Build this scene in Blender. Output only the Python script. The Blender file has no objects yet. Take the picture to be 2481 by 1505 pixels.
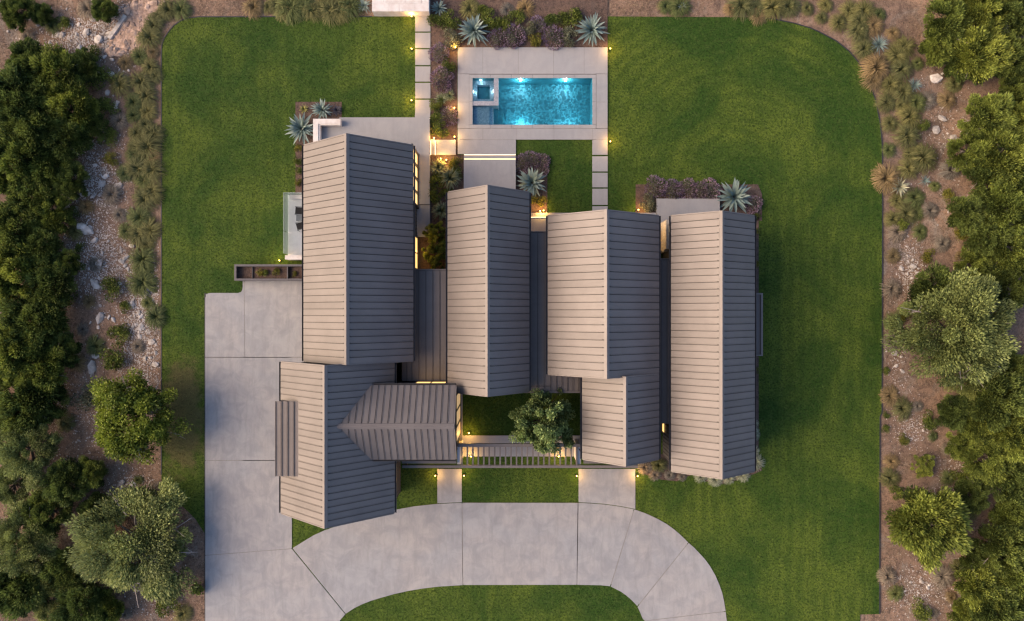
import bpy, math, random
import numpy as np
from mathutils import Vector, Matrix
from mathutils.geometry import tessellate_polygon

random.seed(7)
rng = np.random.default_rng(11)
R = math.radians
scene = bpy.context.scene
col = scene.collection

# ------------------------------------------------------------------ camera, sky, sun, exposure
CAM_H = 54.0            # drone height above the lawn, metres
PPM = 31.0              # survey scale: plan units per metre on the ground
cam_d = bpy.data.cameras.new('camera')
cam_d.sensor_width = 36.0
cam_d.lens = 36.0 * CAM_H / (2481.0 / PPM)
cam_d.clip_end = 6000.0
cam = bpy.data.objects.new('camera', cam_d)
cam.location = (0, 0, CAM_H)
cam.rotation_euler = (0, 0, 0)
col.objects.link(cam)
scene.camera = cam

SUN_EL, SUN_STRENGTH, SUN_ANGLE = 30.0, 1.75, 50.0
SKY_EL, SKY_STRENGTH = 30.0, 0.15
world = bpy.data.worlds.new('World')
scene.world = world
world.use_nodes = True
wn = world.node_tree.nodes
bg = wn['Background']
sky = wn.new('ShaderNodeTexSky')
sky.sky_type = 'NISHITA'
sky.sun_disc = False
sky.sun_elevation = R(SKY_EL)
sky.sun_rotation = R(270)
sky.altitude = 200
sky.air_density = 0.6
sky.dust_density = 3.0
sky.ozone_density = 1.0
world.node_tree.links.new(sky.outputs[0], bg.inputs[0])
bg.inputs[1].default_value = SKY_STRENGTH

sun_d = bpy.data.lights.new('sun', 'SUN')
sun_d.energy = SUN_STRENGTH
sun_d.angle = R(SUN_ANGLE)
sun_d.color = (1.0, 0.63, 0.31)
sun = bpy.data.objects.new('sun', sun_d)
sun.rotation_euler = Vector((math.cos(R(SUN_EL)), 0.0, -math.sin(R(SUN_EL)))).to_track_quat('-Z', 'Y').to_euler()
sun.location = (-60, 0, 40)
col.objects.link(sun)

vs = scene.view_settings
vs.view_transform = 'Standard'
vs.look = 'None'
vs.gamma = 1.0
vs.use_curve_mapping = False
vs.exposure = 1.05
scene.render.engine = 'CYCLES'
cy = scene.cycles
cy.use_denoising = True
cy.denoising_prefilter = 'ACCURATE'
cy.filter_width = 1.3
cy.max_bounces = 8
cy.diffuse_bounces = 4
cy.glossy_bounces = 3
cy.transmission_bounces = 6
cy.transparent_max_bounces = 12
cy.sample_clamp_indirect = 2.0
cy.caustics_reflective = False
cy.caustics_refractive = False

# ------------------------------------------------------------------ helpers
def at(px, py, z=0.0):
    """survey plan unit -> world point at height z"""
    f = (CAM_H - z) / CAM_H / PPM
    return Vector(((px - 1240.5) * f, (752.5 - py) * f, z))

def xy(px, py, z=0.0):
    v = at(px, py, z)
    return (v.x, v.y)

def nodes_of(name):
    m = bpy.data.materials.new(name)
    m.use_nodes = True
    nt = m.node_tree
    return m, nt, nt.nodes, nt.links, nt.nodes['Principled BSDF']

def mixc(nt, fac, a, b, blend='MIX'):
    n = nt.nodes.new('ShaderNodeMix')
    n.data_type = 'RGBA'
    n.blend_type = blend
    for sock, v in ((n.inputs[0], fac), (n.inputs[6], a), (n.inputs[7], b)):
        if hasattr(v, 'is_linked'):
            nt.links.new(v, sock)
        elif isinstance(v, (int, float)):
            sock.default_value = v
        else:
            sock.default_value = (*v, 1) if len(v) == 3 else v
    return n.outputs[2]

def noise(nt, scale, detail=4, rough=0.55, vec=None, dist=0.0):
    n = nt.nodes.new('ShaderNodeTexNoise')
    n.inputs['Scale'].default_value = scale
    n.inputs['Detail'].default_value = detail
    n.inputs['Roughness'].default_value = rough
    n.inputs['Distortion'].default_value = dist
    if vec is not None:
        nt.links.new(vec, n.inputs['Vector'])
    return n.outputs[0]

def ramp(nt, fac, lo, hi, smooth=True):
    n = nt.nodes.new('ShaderNodeMapRange')
    n.interpolation_type = 'SMOOTHSTEP' if smooth else 'LINEAR'
    nt.links.new(fac, n.inputs[0])
    n.inputs[1].default_value = lo
    n.inputs[2].default_value = hi
    return n.outputs[0]

def math_n(nt, op, a, b=0.0):
    n = nt.nodes.new('ShaderNodeMath')
    n.operation = op
    for s, v in ((n.inputs[0], a), (n.inputs[1], b)):
        if hasattr(v, 'is_linked'):
            nt.links.new(v, s)
        else:
            s.default_value = v
    return n.outputs[0]

def world_pos(nt, scale=(1, 1, 1)):
    g = nt.nodes.new('ShaderNodeNewGeometry')
    if scale == (1, 1, 1):
        return g.outputs['Position']
    mp = nt.nodes.new('ShaderNodeMapping')
    mp.inputs['Scale'].default_value = scale
    nt.links.new(g.outputs['Position'], mp.inputs[0])
    return mp.outputs[0]

def bump(nt, bsdf, height, strength=0.3, distance=0.02):
    b = nt.nodes.new('ShaderNodeBump')
    b.inputs['Strength'].default_value = strength
    b.inputs['Distance'].default_value = distance
    nt.links.new(height, b.inputs['Height'])
    nt.links.new(b.outputs[0], bsdf.inputs['Normal'])

def mat_simple(name, c1, c2=None, rough=0.7, scale=3.0, metallic=0.0, bump_s=0.0, bump_scale=40.0, spec=0.5, objrand=0.0):
    m, nt, N, L, b = nodes_of(name)
    pos = world_pos(nt)
    c2 = c2 or tuple(x * 0.8 for x in c1)
    c = mixc(nt, ramp(nt, noise(nt, scale, 5, 0.6, pos), 0.3, 0.7), c1, c2)
    if objrand:
        oi = N.new('ShaderNodeObjectInfo')
        f = ramp(nt, oi.outputs['Random'], 0, 1, False)
        c = mixc(nt, f, c, mixc(nt, 1.0, c, (1 + objrand,) * 3, 'MULTIPLY'))
    L.new(c, b.inputs['Base Color'])
    b.inputs['Roughness'].default_value = rough
    b.inputs['Metallic'].default_value = metallic
    b.inputs['Specular IOR Level'].default_value = spec
    if bump_s:
        bump(nt, b, noise(nt, bump_scale, 4, 0.6, pos), bump_s, 0.02)
    return m

def mat_emit(name, color, strength):
    m, nt, N, L, b = nodes_of(name)
    b.inputs['Base Color'].default_value = (*[min(1, c * 0.8) for c in color], 1)
    b.inputs['Emission Color'].default_value = (*color, 1)
    b.inputs['Emission Strength'].default_value = strength
    return m

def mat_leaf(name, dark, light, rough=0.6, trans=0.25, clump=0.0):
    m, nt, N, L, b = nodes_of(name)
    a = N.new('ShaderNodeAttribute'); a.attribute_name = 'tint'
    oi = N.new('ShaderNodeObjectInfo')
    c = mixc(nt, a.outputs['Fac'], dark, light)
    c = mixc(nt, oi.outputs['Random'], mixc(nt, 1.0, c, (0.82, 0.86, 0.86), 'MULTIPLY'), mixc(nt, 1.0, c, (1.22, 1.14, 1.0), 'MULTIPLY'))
    L.new(c, b.inputs['Base Color'])
    b.inputs['Roughness'].default_value = rough
    b.inputs['Specular IOR Level'].default_value = 0.3
    if trans:
        tr = N.new('ShaderNodeBsdfTranslucent')
        L.new(c, tr.inputs[0])
        mx = N.new('ShaderNodeMixShader')
        mx.inputs[0].default_value = trans
        L.new(b.outputs[0], mx.inputs[1]); L.new(tr.outputs[0], mx.inputs[2])
        L.new(mx.outputs[0], N['Material Output'].inputs[0])
    return m

# ------------------------------------------------------------------ materials
def mat_concrete(name, base, warm, stain=0.5, gloss=0.75):
    m, nt, N, L, b = nodes_of(name)
    pos = world_pos(nt)
    big = ramp(nt, noise(nt, 0.16, 4, 0.6, pos, 0.6), 0.35, 0.65)
    mid = ramp(nt, noise(nt, 0.9, 6, 0.62, pos, 0.8), 0.3, 0.75)
    streak = ramp(nt, noise(nt, 1.0, 5, 0.65, world_pos(nt, (2.2, 0.45, 1.0))), 0.42, 0.75)
    fine = ramp(nt, noise(nt, 22.0, 3, 0.7, pos), 0.25, 0.8)
    c = mixc(nt, big, base, warm)
    c = mixc(nt, math_n(nt, 'MULTIPLY', mid, 0.62 * stain), c, tuple(x * k for x, k in zip(base, (0.56, 0.58, 0.62))))
    c = mixc(nt, math_n(nt, 'MULTIPLY', streak, 0.5 * stain), c, tuple(x * 0.6 for x in base))
    c = mixc(nt, math_n(nt, 'MULTIPLY', fine, 0.22), c, tuple(x * 0.6 for x in base))
    oi = N.new('ShaderNodeObjectInfo')
    c = mixc(nt, oi.outputs['Random'], c, mixc(nt, 1.0, c, (0.92, 0.93, 0.95), 'MULTIPLY'))
    L.new(c, b.inputs['Base Color'])
    b.inputs['Roughness'].default_value = gloss
    bump(nt, b, noise(nt, 30, 4, 0.6, pos), 0.15, 0.01)
    return m

M = {}
M['drive'] = mat_concrete('driveway_concrete', (0.360, 0.362, 0.362), (0.405, 0.380, 0.355), 0.95)
M['deck'] = mat_concrete('deck_concrete', (0.345, 0.345, 0.348), (0.37, 0.355, 0.345), 0.45)
M['joint'] = mat_simple('joint_filler', (0.26, 0.245, 0.23))
M['limestone'] = mat_simple('white_limestone', (0.72, 0.69, 0.65), (0.60, 0.53, 0.48), 0.8, 1.6, bump_s=0.4, bump_scale=12)
M['stone_patch'] = mat_simple('stone_blocks', (0.62, 0.55, 0.44), (0.40, 0.33, 0.25), 0.85, 5.0, bump_s=0.6, bump_scale=9)
M['white'] = mat_simple('white_render', (0.78, 0.77, 0.75), (0.70, 0.69, 0.67), 0.6, 2.0)

def mat_roof(name, base, metallic=0.15, rough=0.5):
    m, nt, N, L, b = nodes_of(name)
    pos = world_pos(nt)
    v = ramp(nt, noise(nt, 0.5, 4, 0.6, pos), 0.3, 0.7)
    f = ramp(nt, noise(nt, 14.0, 4, 0.7, pos), 0.2, 0.8)
    c = mixc(nt, v, base, tuple(x * 0.86 for x in base))
    streak = ramp(nt, noise(nt, 1.0, 4, 0.6, world_pos(nt, (0.5, 2.6, 0.5))), 0.4, 0.75)
    c = mixc(nt, math_n(nt, 'MULTIPLY', streak, 0.22), c, tuple(x * 0.72 for x in base))
    oi = N.new('ShaderNodeObjectInfo')
    c = mixc(nt, oi.outputs['Random'], c, mixc(nt, 1.0, c, (0.88, 0.88, 0.88), 'MULTIPLY'))
    L.new(c, b.inputs['Base Color'])
    b.inputs['Metallic'].default_value = metallic
    r = N.new('ShaderNodeMapRange')
    L.new(f, r.inputs[0]); r.inputs[3].default_value = rough - 0.04; r.inputs[4].default_value = rough + 0.08
    L.new(r.outputs[0], b.inputs['Roughness'])
    bump(nt, b, noise(nt, 1.1, 2, 0.5, pos), 0.08, 0.03)
    return m
M['roof'] = mat_roof('grey_standing_seam_metal', (0.186, 0.161, 0.145))
M['trim'] = mat_roof('grey_metal_trim', (0.198, 0.172, 0.156), 0.15, 0.5)
M['seam_gap'] = mat_simple('dark_underlay', (0.075, 0.064, 0.060))
M['darkmetal'] = mat_simple('dark_bronze_metal', (0.035, 0.035, 0.04), rough=0.5)
M['steel'] = mat_simple('planter_steel', (0.11, 0.10, 0.105), (0.08, 0.075, 0.08), 0.55, 4)
M['siding'] = mat_simple('dark_board_siding', (0.085, 0.078, 0.075), (0.06, 0.055, 0.055), 0.7, 6)
M['wood'] = mat_simple('brown_timber', (0.16, 0.10, 0.06), (0.11, 0.07, 0.045), 0.6, 5)
M['window_glow'] = mat_emit('lit_window', (1.0, 0.60, 0.20), 0.75)
M['window_soft'] = mat_emit('softly_lit_window', (1.0, 0.68, 0.34), 0.2)
M['window_warm'] = mat_emit('warm_window', (1.0, 0.64, 0.27), 0.7)
M['led'] = mat_emit('led_strip', (1.0, 0.72, 0.38), 1.1)
M['bulb'] = mat_emit('lamp_bulb', (1.0, 0.56, 0.13), 2.2)
M['pool_bulb'] = mat_emit('pool_lamp', (0.85, 0.97, 1.0), 2.0)
for k_ in ('bulb', 'pool_bulb'):
    M[k_].cycles.emission_sampling = 'NONE'      # their light comes from the lamp object inside
M['cushion'] = mat_simple('black_cushion', (0.012, 0.012, 0.013), rough=0.8)
M['chairmetal'] = mat_simple('grey_chair_frame', (0.18, 0.20, 0.20), rough=0.4, metallic=0.5)
M['bark'] = mat_simple('grey_bark', (0.20, 0.17, 0.145), (0.11, 0.09, 0.075), 0.9, 4, bump_s=0.5, bump_scale=20)
M['deadwood'] = mat_simple('bleached_wood', (0.36, 0.32, 0.29), (0.24, 0.20, 0.18), 0.9, 5)
M['rock'] = mat_simple('pale_limestone_rock', (0.70, 0.64, 0.57), (0.42, 0.37, 0.32), 0.9, 3, bump_s=0.5, bump_scale=10, objrand=-0.35)
M['rock_peach'] = mat_simple('peach_limestone_rubble', (0.66, 0.47, 0.35), (0.40, 0.27, 0.19), 0.9, 3, bump_s=0.5, bump_scale=10, objrand=-0.4)
M['tile'] = mat_simple('spa_stone_tile', (0.36, 0.36, 0.39), (0.22, 0.24, 0.29), 0.5, 9)

# glass balustrade
m, nt, N, L, b = nodes_of('green_tinted_glass')
b.inputs['Base Color'].default_value = (0.66, 0.76, 0.73, 1)
b.inputs['Roughness'].default_value = 0.08
b.inputs['Specular IOR Level'].default_value = 0.6
tr = N.new('ShaderNodeBsdfTransparent'); tr.inputs[0].default_value = (0.94, 0.98, 0.965, 1)
mx = N.new('ShaderNodeMixShader'); mx.inputs[0].default_value = 0.42
L.new(tr.outputs[0], mx.inputs[1]); L.new(b.outputs[0], mx.inputs[2]); L.new(mx.outputs[0], N['Material Output'].inputs[0])
M['glass'] = m

# soil
def mat_soil(name, a, b_, dark, grey):
    m, nt, N, L, b = nodes_of(name)
    pos = world_pos(nt)
    c = mixc(nt, ramp(nt, noise(nt, 0.22, 5, 0.6, pos, 0.5), 0.35, 0.65), a, b_)
    c = mixc(nt, ramp(nt, noise(nt, 0.33, 6, 0.7, world_pos(nt, (1.3, 1, 1)), 1.2), 0.50, 0.68), c, grey)
    c = mixc(nt, math_n(nt, 'MULTIPLY', ramp(nt, noise(nt, 0.8, 6, 0.75, pos, 0.8), 0.50, 0.70), 0.8), c, dark)
    c = mixc(nt, math_n(nt, 'MULTIPLY', ramp(nt, noise(nt, 3.2, 6, 0.75, pos, 0.5), 0.47, 0.66), 0.85), c, dark)
    c = mixc(nt, math_n(nt, 'MULTIPLY', ramp(nt, noise(nt, 11.0, 5, 0.8, pos), 0.50, 0.66), 0.8), c, tuple(x * 0.6 for x in dark))
    c = mixc(nt, math_n(nt, 'MULTIPLY', ramp(nt, noise(nt, 6.5, 5, 0.8, pos, 1.0), 0.60, 0.70), 0.75), c, tuple(min(1, x * 1.9) for x in grey))
    L.new(c, b.inputs['Base Color'])
    b.inputs['Roughness'].default_value = 0.95
    bump(nt, b, noise(nt, 9, 6, 0.7, pos), 0.7, 0.08)
    return m
M['soil'] = mat_soil('dry_soil', (0.31, 0.200, 0.132), (0.23, 0.152, 0.105), (0.105, 0.070, 0.050), (0.27, 0.225, 0.180))
M['mulch'] = mat_soil('bed_mulch', (0.15, 0.095, 0.068), (0.11, 0.07, 0.055), (0.045, 0.03, 0.024), (0.10, 0.075, 0.062))

# lawn
def mat_lawn():
    m, nt, N, L, b = nodes_of('lawn_turf')
    pos = world_pos(nt)
    a = N.new('ShaderNodeAttribute'); a.attribute_name = 'tint'
    c = mixc(nt, ramp(nt, noise(nt, 0.16, 4, 0.6, pos, 0.5), 0.36, 0.64), (0.034, 0.078, 0.012), (0.104, 0.150, 0.022))
    c = mixc(nt, math_n(nt, 'MULTIPLY', ramp(nt, noise(nt, 0.7, 4, 0.6, pos, 0.3), 0.42, 0.66), 0.35), c, (0.028, 0.066, 0.010))
    # mowing passes: straight beside the house, curving round the upper right corner
    sx_ = N.new('ShaderNodeSeparateXYZ'); L.new(pos, sx_.inputs[0])
    wob = math_n(nt, 'MULTIPLY', noise(nt, 0.35, 2, 0.5, pos), 0.9)
    s1 = math_n(nt, 'SINE', math_n(nt, 'MULTIPLY', math_n(nt, 'ADD', sx_.outputs[0], wob), 6.6))
    dc = N.new('ShaderNodeVectorMath'); dc.operation = 'DISTANCE'
    L.new(pos, dc.inputs[0]); q0 = at(1790, 430); dc.inputs[1].default_value = (q0.x, q0.y, 0)
    s2 = math_n(nt, 'SINE', math_n(nt, 'MULTIPLY', math_n(nt, 'ADD', dc.outputs['Value'], wob), 6.6))
    m1 = math_n(nt, 'MULTIPLY', ramp(nt, sx_.outputs[0], 6.5, 9.0), ramp(nt, sx_.outputs[1], 8.0, 12.0))
    swx = math_n(nt, 'ADD', math_n(nt, 'MULTIPLY', s1, math_n(nt, 'SUBTRACT', 1.0, m1)), math_n(nt, 'MULTIPLY', s2, m1))
    stripe = math_n(nt, 'MULTIPLY', ramp(nt, swx, -0.7, 0.7), ramp(nt, noise(nt, 0.25, 3, 0.6, pos), 0.35, 0.6))
    c = mixc(nt, math_n(nt, 'MULTIPLY', stripe, 0.36), c, (0.026, 0.064, 0.009))
    c = mixc(nt, math_n(nt, 'MULTIPLY', ramp(nt, noise(nt, 2.4, 5, 0.7, pos), 0.45, 0.68), 0.4), c, (0.088, 0.122, 0.032))
    c = mixc(nt, math_n(nt, 'MULTIPLY', ramp(nt, noise(nt, 6, 4, 0.8, pos), 0.45, 0.64), 0.85), c, (0.016, 0.036, 0.006))
    # worn, dried-out turf beside the parking pad
    vm = N.new('ShaderNodeVectorMath'); vm.operation = 'DISTANCE'
    mp = N.new('ShaderNodeMapping'); mp.inputs['Scale'].default_value = (1, 0.42, 1)
    L.new(pos, mp.inputs[0])
    q = at(437, 1010)
    L.new(mp.outputs[0], vm.inputs[0]); vm.inputs[1].default_value = (q.x, q.y * 0.42, 0)
    dry = math_n(nt, 'SUBTRACT', math_n(nt, 'ADD', noise(nt, 0.9, 5, 0.65, pos), 0.55), math_n(nt, 'MULTIPLY', vm.outputs['Value'], 0.27))
    c = mixc(nt, math_n(nt, 'MULTIPLY', ramp(nt, dry, 0.42, 0.75), 0.65), c, (0.15, 0.12, 0.058))
    c = mixc(nt, a.outputs['Fac'], mixc(nt, 1.0, c, (0.6, 0.66, 0.62), 'MULTIPLY'), mixc(nt, 1.0, c, (1.9, 1.75, 1.7), 'MULTIPLY'))
    L.new(c, b.inputs['Base Color'])
    b.inputs['Roughness'].default_value = 0.85
    b.inputs['Specular IOR Level'].default_value = 0.15
    bump(nt, b, noise(nt, 16, 5, 0.7, pos), 0.6, 0.06)
    return m
M['lawn'] = mat_lawn()

# foliage
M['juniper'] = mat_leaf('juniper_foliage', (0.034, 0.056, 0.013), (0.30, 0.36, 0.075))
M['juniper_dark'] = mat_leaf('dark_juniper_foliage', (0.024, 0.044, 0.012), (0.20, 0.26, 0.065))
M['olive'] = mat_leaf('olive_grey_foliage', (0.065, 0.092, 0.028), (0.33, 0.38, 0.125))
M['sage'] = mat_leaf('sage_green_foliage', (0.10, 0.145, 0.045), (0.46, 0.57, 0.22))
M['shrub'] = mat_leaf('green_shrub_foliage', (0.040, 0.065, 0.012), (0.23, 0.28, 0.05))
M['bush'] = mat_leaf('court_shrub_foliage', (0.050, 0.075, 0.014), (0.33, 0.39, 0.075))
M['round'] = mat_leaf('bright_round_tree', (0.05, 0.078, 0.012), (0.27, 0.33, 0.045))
M['shrub_yel'] = mat_leaf('yellow_green_foliage', (0.085, 0.10, 0.015), (0.30, 0.28, 0.05))
M['greygreen'] = mat_leaf('grey_green_foliage', (0.08, 0.09, 0.055), (0.30, 0.31, 0.20))
M['lav_leaf'] = mat_leaf('lavender_foliage', (0.07, 0.08, 0.055), (0.24, 0.25, 0.18))
M['lav_flower'] = mat_leaf('lavender_flowers', (0.16, 0.115, 0.185), (0.46, 0.35, 0.48), trans=0.15)
M['agave'] = mat_leaf('agave_blue_green', (0.095, 0.150, 0.145), (0.24, 0.31, 0.29), 0.45, 0.0)
M['agave_pale'] = mat_leaf('agave_pale', (0.22, 0.23, 0.15), (0.42, 0.41, 0.28), 0.5, 0.0)
M['agave_lime'] = mat_leaf('agave_lime', (0.13, 0.14, 0.03), (0.34, 0.32, 0.10), 0.5, 0.0)
M['agave_dark'] = mat_leaf('succulent_dark', (0.03, 0.03, 0.045), (0.09, 0.085, 0.11), 0.5, 0.0)
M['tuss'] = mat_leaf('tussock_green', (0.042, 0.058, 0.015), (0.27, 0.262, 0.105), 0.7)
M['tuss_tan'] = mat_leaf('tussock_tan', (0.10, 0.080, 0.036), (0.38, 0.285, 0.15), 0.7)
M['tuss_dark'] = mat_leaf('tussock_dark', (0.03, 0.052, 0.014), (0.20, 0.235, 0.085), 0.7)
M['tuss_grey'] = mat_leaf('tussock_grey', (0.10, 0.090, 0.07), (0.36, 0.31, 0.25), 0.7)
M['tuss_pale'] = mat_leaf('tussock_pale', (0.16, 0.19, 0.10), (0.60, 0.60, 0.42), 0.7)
M['yucca'] = mat_leaf('yucca_leaves', (0.036, 0.058, 0.026), (0.24, 0.28, 0.16), 0.55, 0.1)

# water
m, nt, N, L, b = nodes_of('pool_water')
for n in list(N):
    if n.type == 'BSDF_PRINCIPLED':
        N.remove(n)
trn = N.new('ShaderNodeBsdfTransparent'); trn.inputs[0].default_value = (0.72, 0.93, 0.97, 1)
gl = N.new('ShaderNodeBsdfGlossy'); gl.inputs['Roughness'].default_value = 0.03
fr = N.new('ShaderNodeFresnel'); fr.inputs[0].default_value = 1.33
pos = world_pos(nt)
bp = N.new('ShaderNodeBump'); bp.inputs['Strength'].default_value = 0.5; bp.inputs['Distance'].default_value = 0.08
L.new(noise(nt, 2.2, 3, 0.5, pos, 0.6), bp.inputs['Height'])
L.new(bp.outputs[0], gl.inputs['Normal']); L.new(bp.outputs[0], fr.inputs['Normal'])
mx = N.new('ShaderNodeMixShader')
L.new(fr.outputs[0], mx.inputs[0]); L.new(trn.outputs[0], mx.inputs[1]); L.new(gl.outputs[0], mx.inputs[2])
L.new(mx.outputs[0], N['Material Output'].inputs[0])
M['water'] = m
M['pool'] = mat_simple('blue_pool_plaster', (0.030, 0.215, 0.275), (0.022, 0.175, 0.235), 0.6, 6)
M['pool_shelf'] = mat_simple('pale_pool_shelf', (0.50, 0.58, 0.66), (0.26, 0.36, 0.46), 0.6, 9)

# ------------------------------------------------------------------ object and mesh helpers
WLOC = {}

def tag(o, label=None, cat=None, group=None, kind=None):
    if label: o['label'] = label
    if cat: o['category'] = cat
    if group: o['group'] = group
    if kind: o['kind'] = kind
    return o

def empty(name, loc=(0, 0, 0)):
    o = bpy.data.objects.new(name, None)
    o.empty_display_size = 0.3
    o.location = loc
    col.objects.link(o)
    WLOC[o.name] = Vector(loc)
    return o

def link(name, me, mat, parent=None, loc=(0, 0, 0), local=False):
    """link a mesh; loc is a world location unless local, when it is relative to the parent"""
    o = bpy.data.objects.new(name, me)
    if mat is not None and len(me.materials) == 0:
        me.materials.append(mat)
    loc = Vector(loc)
    o.location = loc
    col.objects.link(o)
    if parent is not None:
        o.parent = parent
        if not local:
            o.matrix_parent_inverse = Matrix.Translation(-WLOC.get(parent.name, Vector((0, 0, 0))))
    WLOC[o.name] = loc.copy()
    return o

def copy_tree(o, parent=None):
    c = o.copy()
    col.objects.link(c)
    if parent is not None:
        c.parent = parent
        c.matrix_parent_inverse = o.matrix_parent_inverse.copy()
    for ch in list(o.children):
        copy_tree(ch, c)
    return c

class MB:
    def __init__(s):
        s.v, s.f = [], []
    def add(s, vs_, fs):
        n = len(s.v)
        s.v += [tuple(p) for p in vs_]
        s.f += [tuple(i + n for i in f) for f in fs]
        return s
    def box(s, x0, x1, y0, y1, z0, z1):
        return s.add([(x0, y0, z0), (x1, y0, z0), (x1, y1, z0), (x0, y1, z0), (x0, y0, z1), (x1, y0, z1), (x1, y1, z1), (x0, y1, z1)],
                     [(3, 2, 1, 0), (4, 5, 6, 7), (0, 1, 5, 4), (1, 2, 6, 5), (2, 3, 7, 6), (3, 0, 4, 7)])
    def prism(s, pts, z0, z1):
        a = sum(pts[i][0] * pts[(i + 1) % len(pts)][1] - pts[(i + 1) % len(pts)][0] * pts[i][1] for i in range(len(pts)))
        if a < 0: pts = pts[::-1]
        n = len(pts)
        return s.add([(p[0], p[1], z0) for p in pts] + [(p[0], p[1], z1) for p in pts],
                     [tuple(range(n - 1, -1, -1)), tuple(range(n, 2 * n))] + [(i, (i + 1) % n, n + (i + 1) % n, n + i) for i in range(n)])
    def tube(s, p0, p1, r0, r1, n=8):
        p0, p1 = Vector(p0), Vector(p1)
        d = (p1 - p0).normalized()
        u = d.orthogonal().normalized(); w = d.cross(u)
        vs_ = []
        for p, r in ((p0, r0), (p1, r1)):
            for i in range(n):
                a = 2 * math.pi * i / n
                vs_.append(p + u * (r * math.cos(a)) + w * (r * math.sin(a)))
        return s.add(vs_, [(i, (i + 1) % n, n + (i + 1) % n, n + i) for i in range(n)] + [tuple(range(n - 1, -1, -1)), tuple(range(n, 2 * n))])
    def hull(s, pts, faces):
        return s.add(pts, faces)
    def mesh(s, name):
        me = bpy.data.meshes.new(name)
        me.from_pydata(s.v, [], s.f)
        me.update()
        return me
    def obj(s, name, mat, parent=None, loc=(0, 0, 0), local=False):
        return link(name, s.mesh(name), mat, parent, loc, local)

def mesh_np(name, verts, faces, tint=None, smooth=False):
    """verts (n,3), faces (m,k) with constant k"""
    me = bpy.data.meshes.new(name)
    n, (mf, k) = len(verts), faces.shape
    me.vertices.add(n); me.vertices.foreach_set('co', np.asarray(verts, np.float32).ravel())
    me.loops.add(mf * k); me.loops.foreach_set('vertex_index', faces.astype(np.int32).ravel())
    me.polygons.add(mf)
    me.polygons.foreach_set('loop_start', np.arange(0, mf * k, k, dtype=np.int32))
    me.polygons.foreach_set('loop_total', np.full(mf, k, np.int32))
    if tint is not None:
        at_ = me.attributes.new('tint', 'FLOAT', 'FACE')
        at_.data.foreach_set('value', np.asarray(tint, np.float32))
    me.update(calc_edges=True)
    if smooth:
        me.polygons.foreach_set('use_smooth', np.ones(mf, bool))
    return me

def slab(px_poly, z0, z1, name, mat, parent, inset=0.0):
    pts = [xy(x, y) for x, y in px_poly]
    return MB().prism(pts, z0, z1).obj(name, mat, parent)

def rect(x0, y0, x1, y1):
    return [(x0, y0), (x1, y0), (x1, y1), (x0, y1)]

def normalize(a):
    return a / np.maximum(np.linalg.norm(a, axis=-1, keepdims=True), 1e-9)

def leaf_cloud(centers, dirs, length, width, r=rng, fold=0.0):
    """diamond leaves: centre = leaf base, pointing along dirs"""
    n = len(centers)
    d = normalize(dirs)
    rnd = normalize(r.normal(size=(n, 3)))
    side = normalize(np.cross(d, rnd))
    L_ = np.asarray(length).reshape(-1, 1) * np.ones((n, 1)); W_ = np.asarray(width).reshape(-1, 1) * np.ones((n, 1))
    p0 = centers; p1 = centers + d * L_ * 0.5 + side * W_ * 0.5
    p2 = centers + d * L_; p3 = centers + d * L_ * 0.5 - side * W_ * 0.5
    v = np.stack([p0, p1, p2, p3], 1).reshape(-1, 3)
    f = np.arange(n * 4).reshape(n, 4)
    return v, f

def in_poly(x, y, poly):
    inside = np.zeros(len(x), bool)
    j = len(poly) - 1
    for i in range(len(poly)):
        xi, yi = poly[i]; xj, yj = poly[j]
        c = ((yi > y) != (yj > y))
        if yi != yj:
            inside ^= c & (x < (xj - xi) * (y - yi) / (yj - yi) + xi)
        j = i
    return inside

ORD = ['first', 'second', 'third', 'fourth', 'fifth', 'sixth', 'seventh', 'eighth', 'ninth', 'tenth', 'eleventh', 'twelfth',
       'thirteenth', 'fourteenth', 'fifteenth', 'sixteenth', 'seventeenth', 'eighteenth', 'nineteenth', 'twentieth']
TENS = {20: 'twenty', 30: 'thirty', 40: 'forty', 50: 'fifty', 60: 'sixty'}
def ordinal(i):
    if i < 20: return ORD[i]
    t, u = divmod(i + 1, 10)
    return {2: 'twentieth', 3: 'thirtieth', 4: 'fortieth', 5: 'fiftieth', 6: 'sixtieth'}[t] if u == 0 else TENS[t * 10] + '-' + ORD[u - 1]

# ------------------------------------------------------------------ ground, lawn, beds
POOL = (1145.5, 190.7, 1434.6, 303.0)                        # water outline in plan units
pA, pB = at(POOL[0], POOL[3]), at(POOL[2], POOL[1])
PX0, PX1, PY0, PY1 = pA.x, pB.x, pA.y, pB.y

fine = np.arange(-52, 52.01, 0.5)
gx = np.concatenate([[-2000, -600, -200, -100, -70], fine, [70, 100, 200, 600, 2000]])
finey = np.arange(-34, 34.01, 0.5)
gy = np.concatenate([[-2000, -600, -200, -100, -55], finey, [55, 100, 200, 600, 2000]])
X, Y = np.meshgrid(gx, gy)
out = np.clip((np.maximum(np.maximum(-27.8 - X, X - 29.5), np.maximum(Y - 23.5, -40 - Y))) / 6.0, 0, 1)
Z = -0.05 + out * (0.22 * np.sin(X * 0.55 + 1.3 * np.sin(Y * 0.31)) + 0.16 * np.sin(Y * 0.8 + X * 0.4) + 0.10 * np.sin(Y * 2.1 - X * 1.7) * 0.6)
Z = np.where((np.abs(X) > 60) | (np.abs(Y) > 45), -0.05, Z)
gv = np.stack([X, Y, Z], -1).reshape(-1, 3)
ny, nx = X.shape
ii = np.arange(ny * nx).reshape(ny, nx)
gf = np.stack([ii[:-1, :-1], ii[:-1, 1:], ii[1:, 1:], ii[1:, :-1]], -1).reshape(-1, 4)
cx = gv[gf].mean(1)
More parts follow.
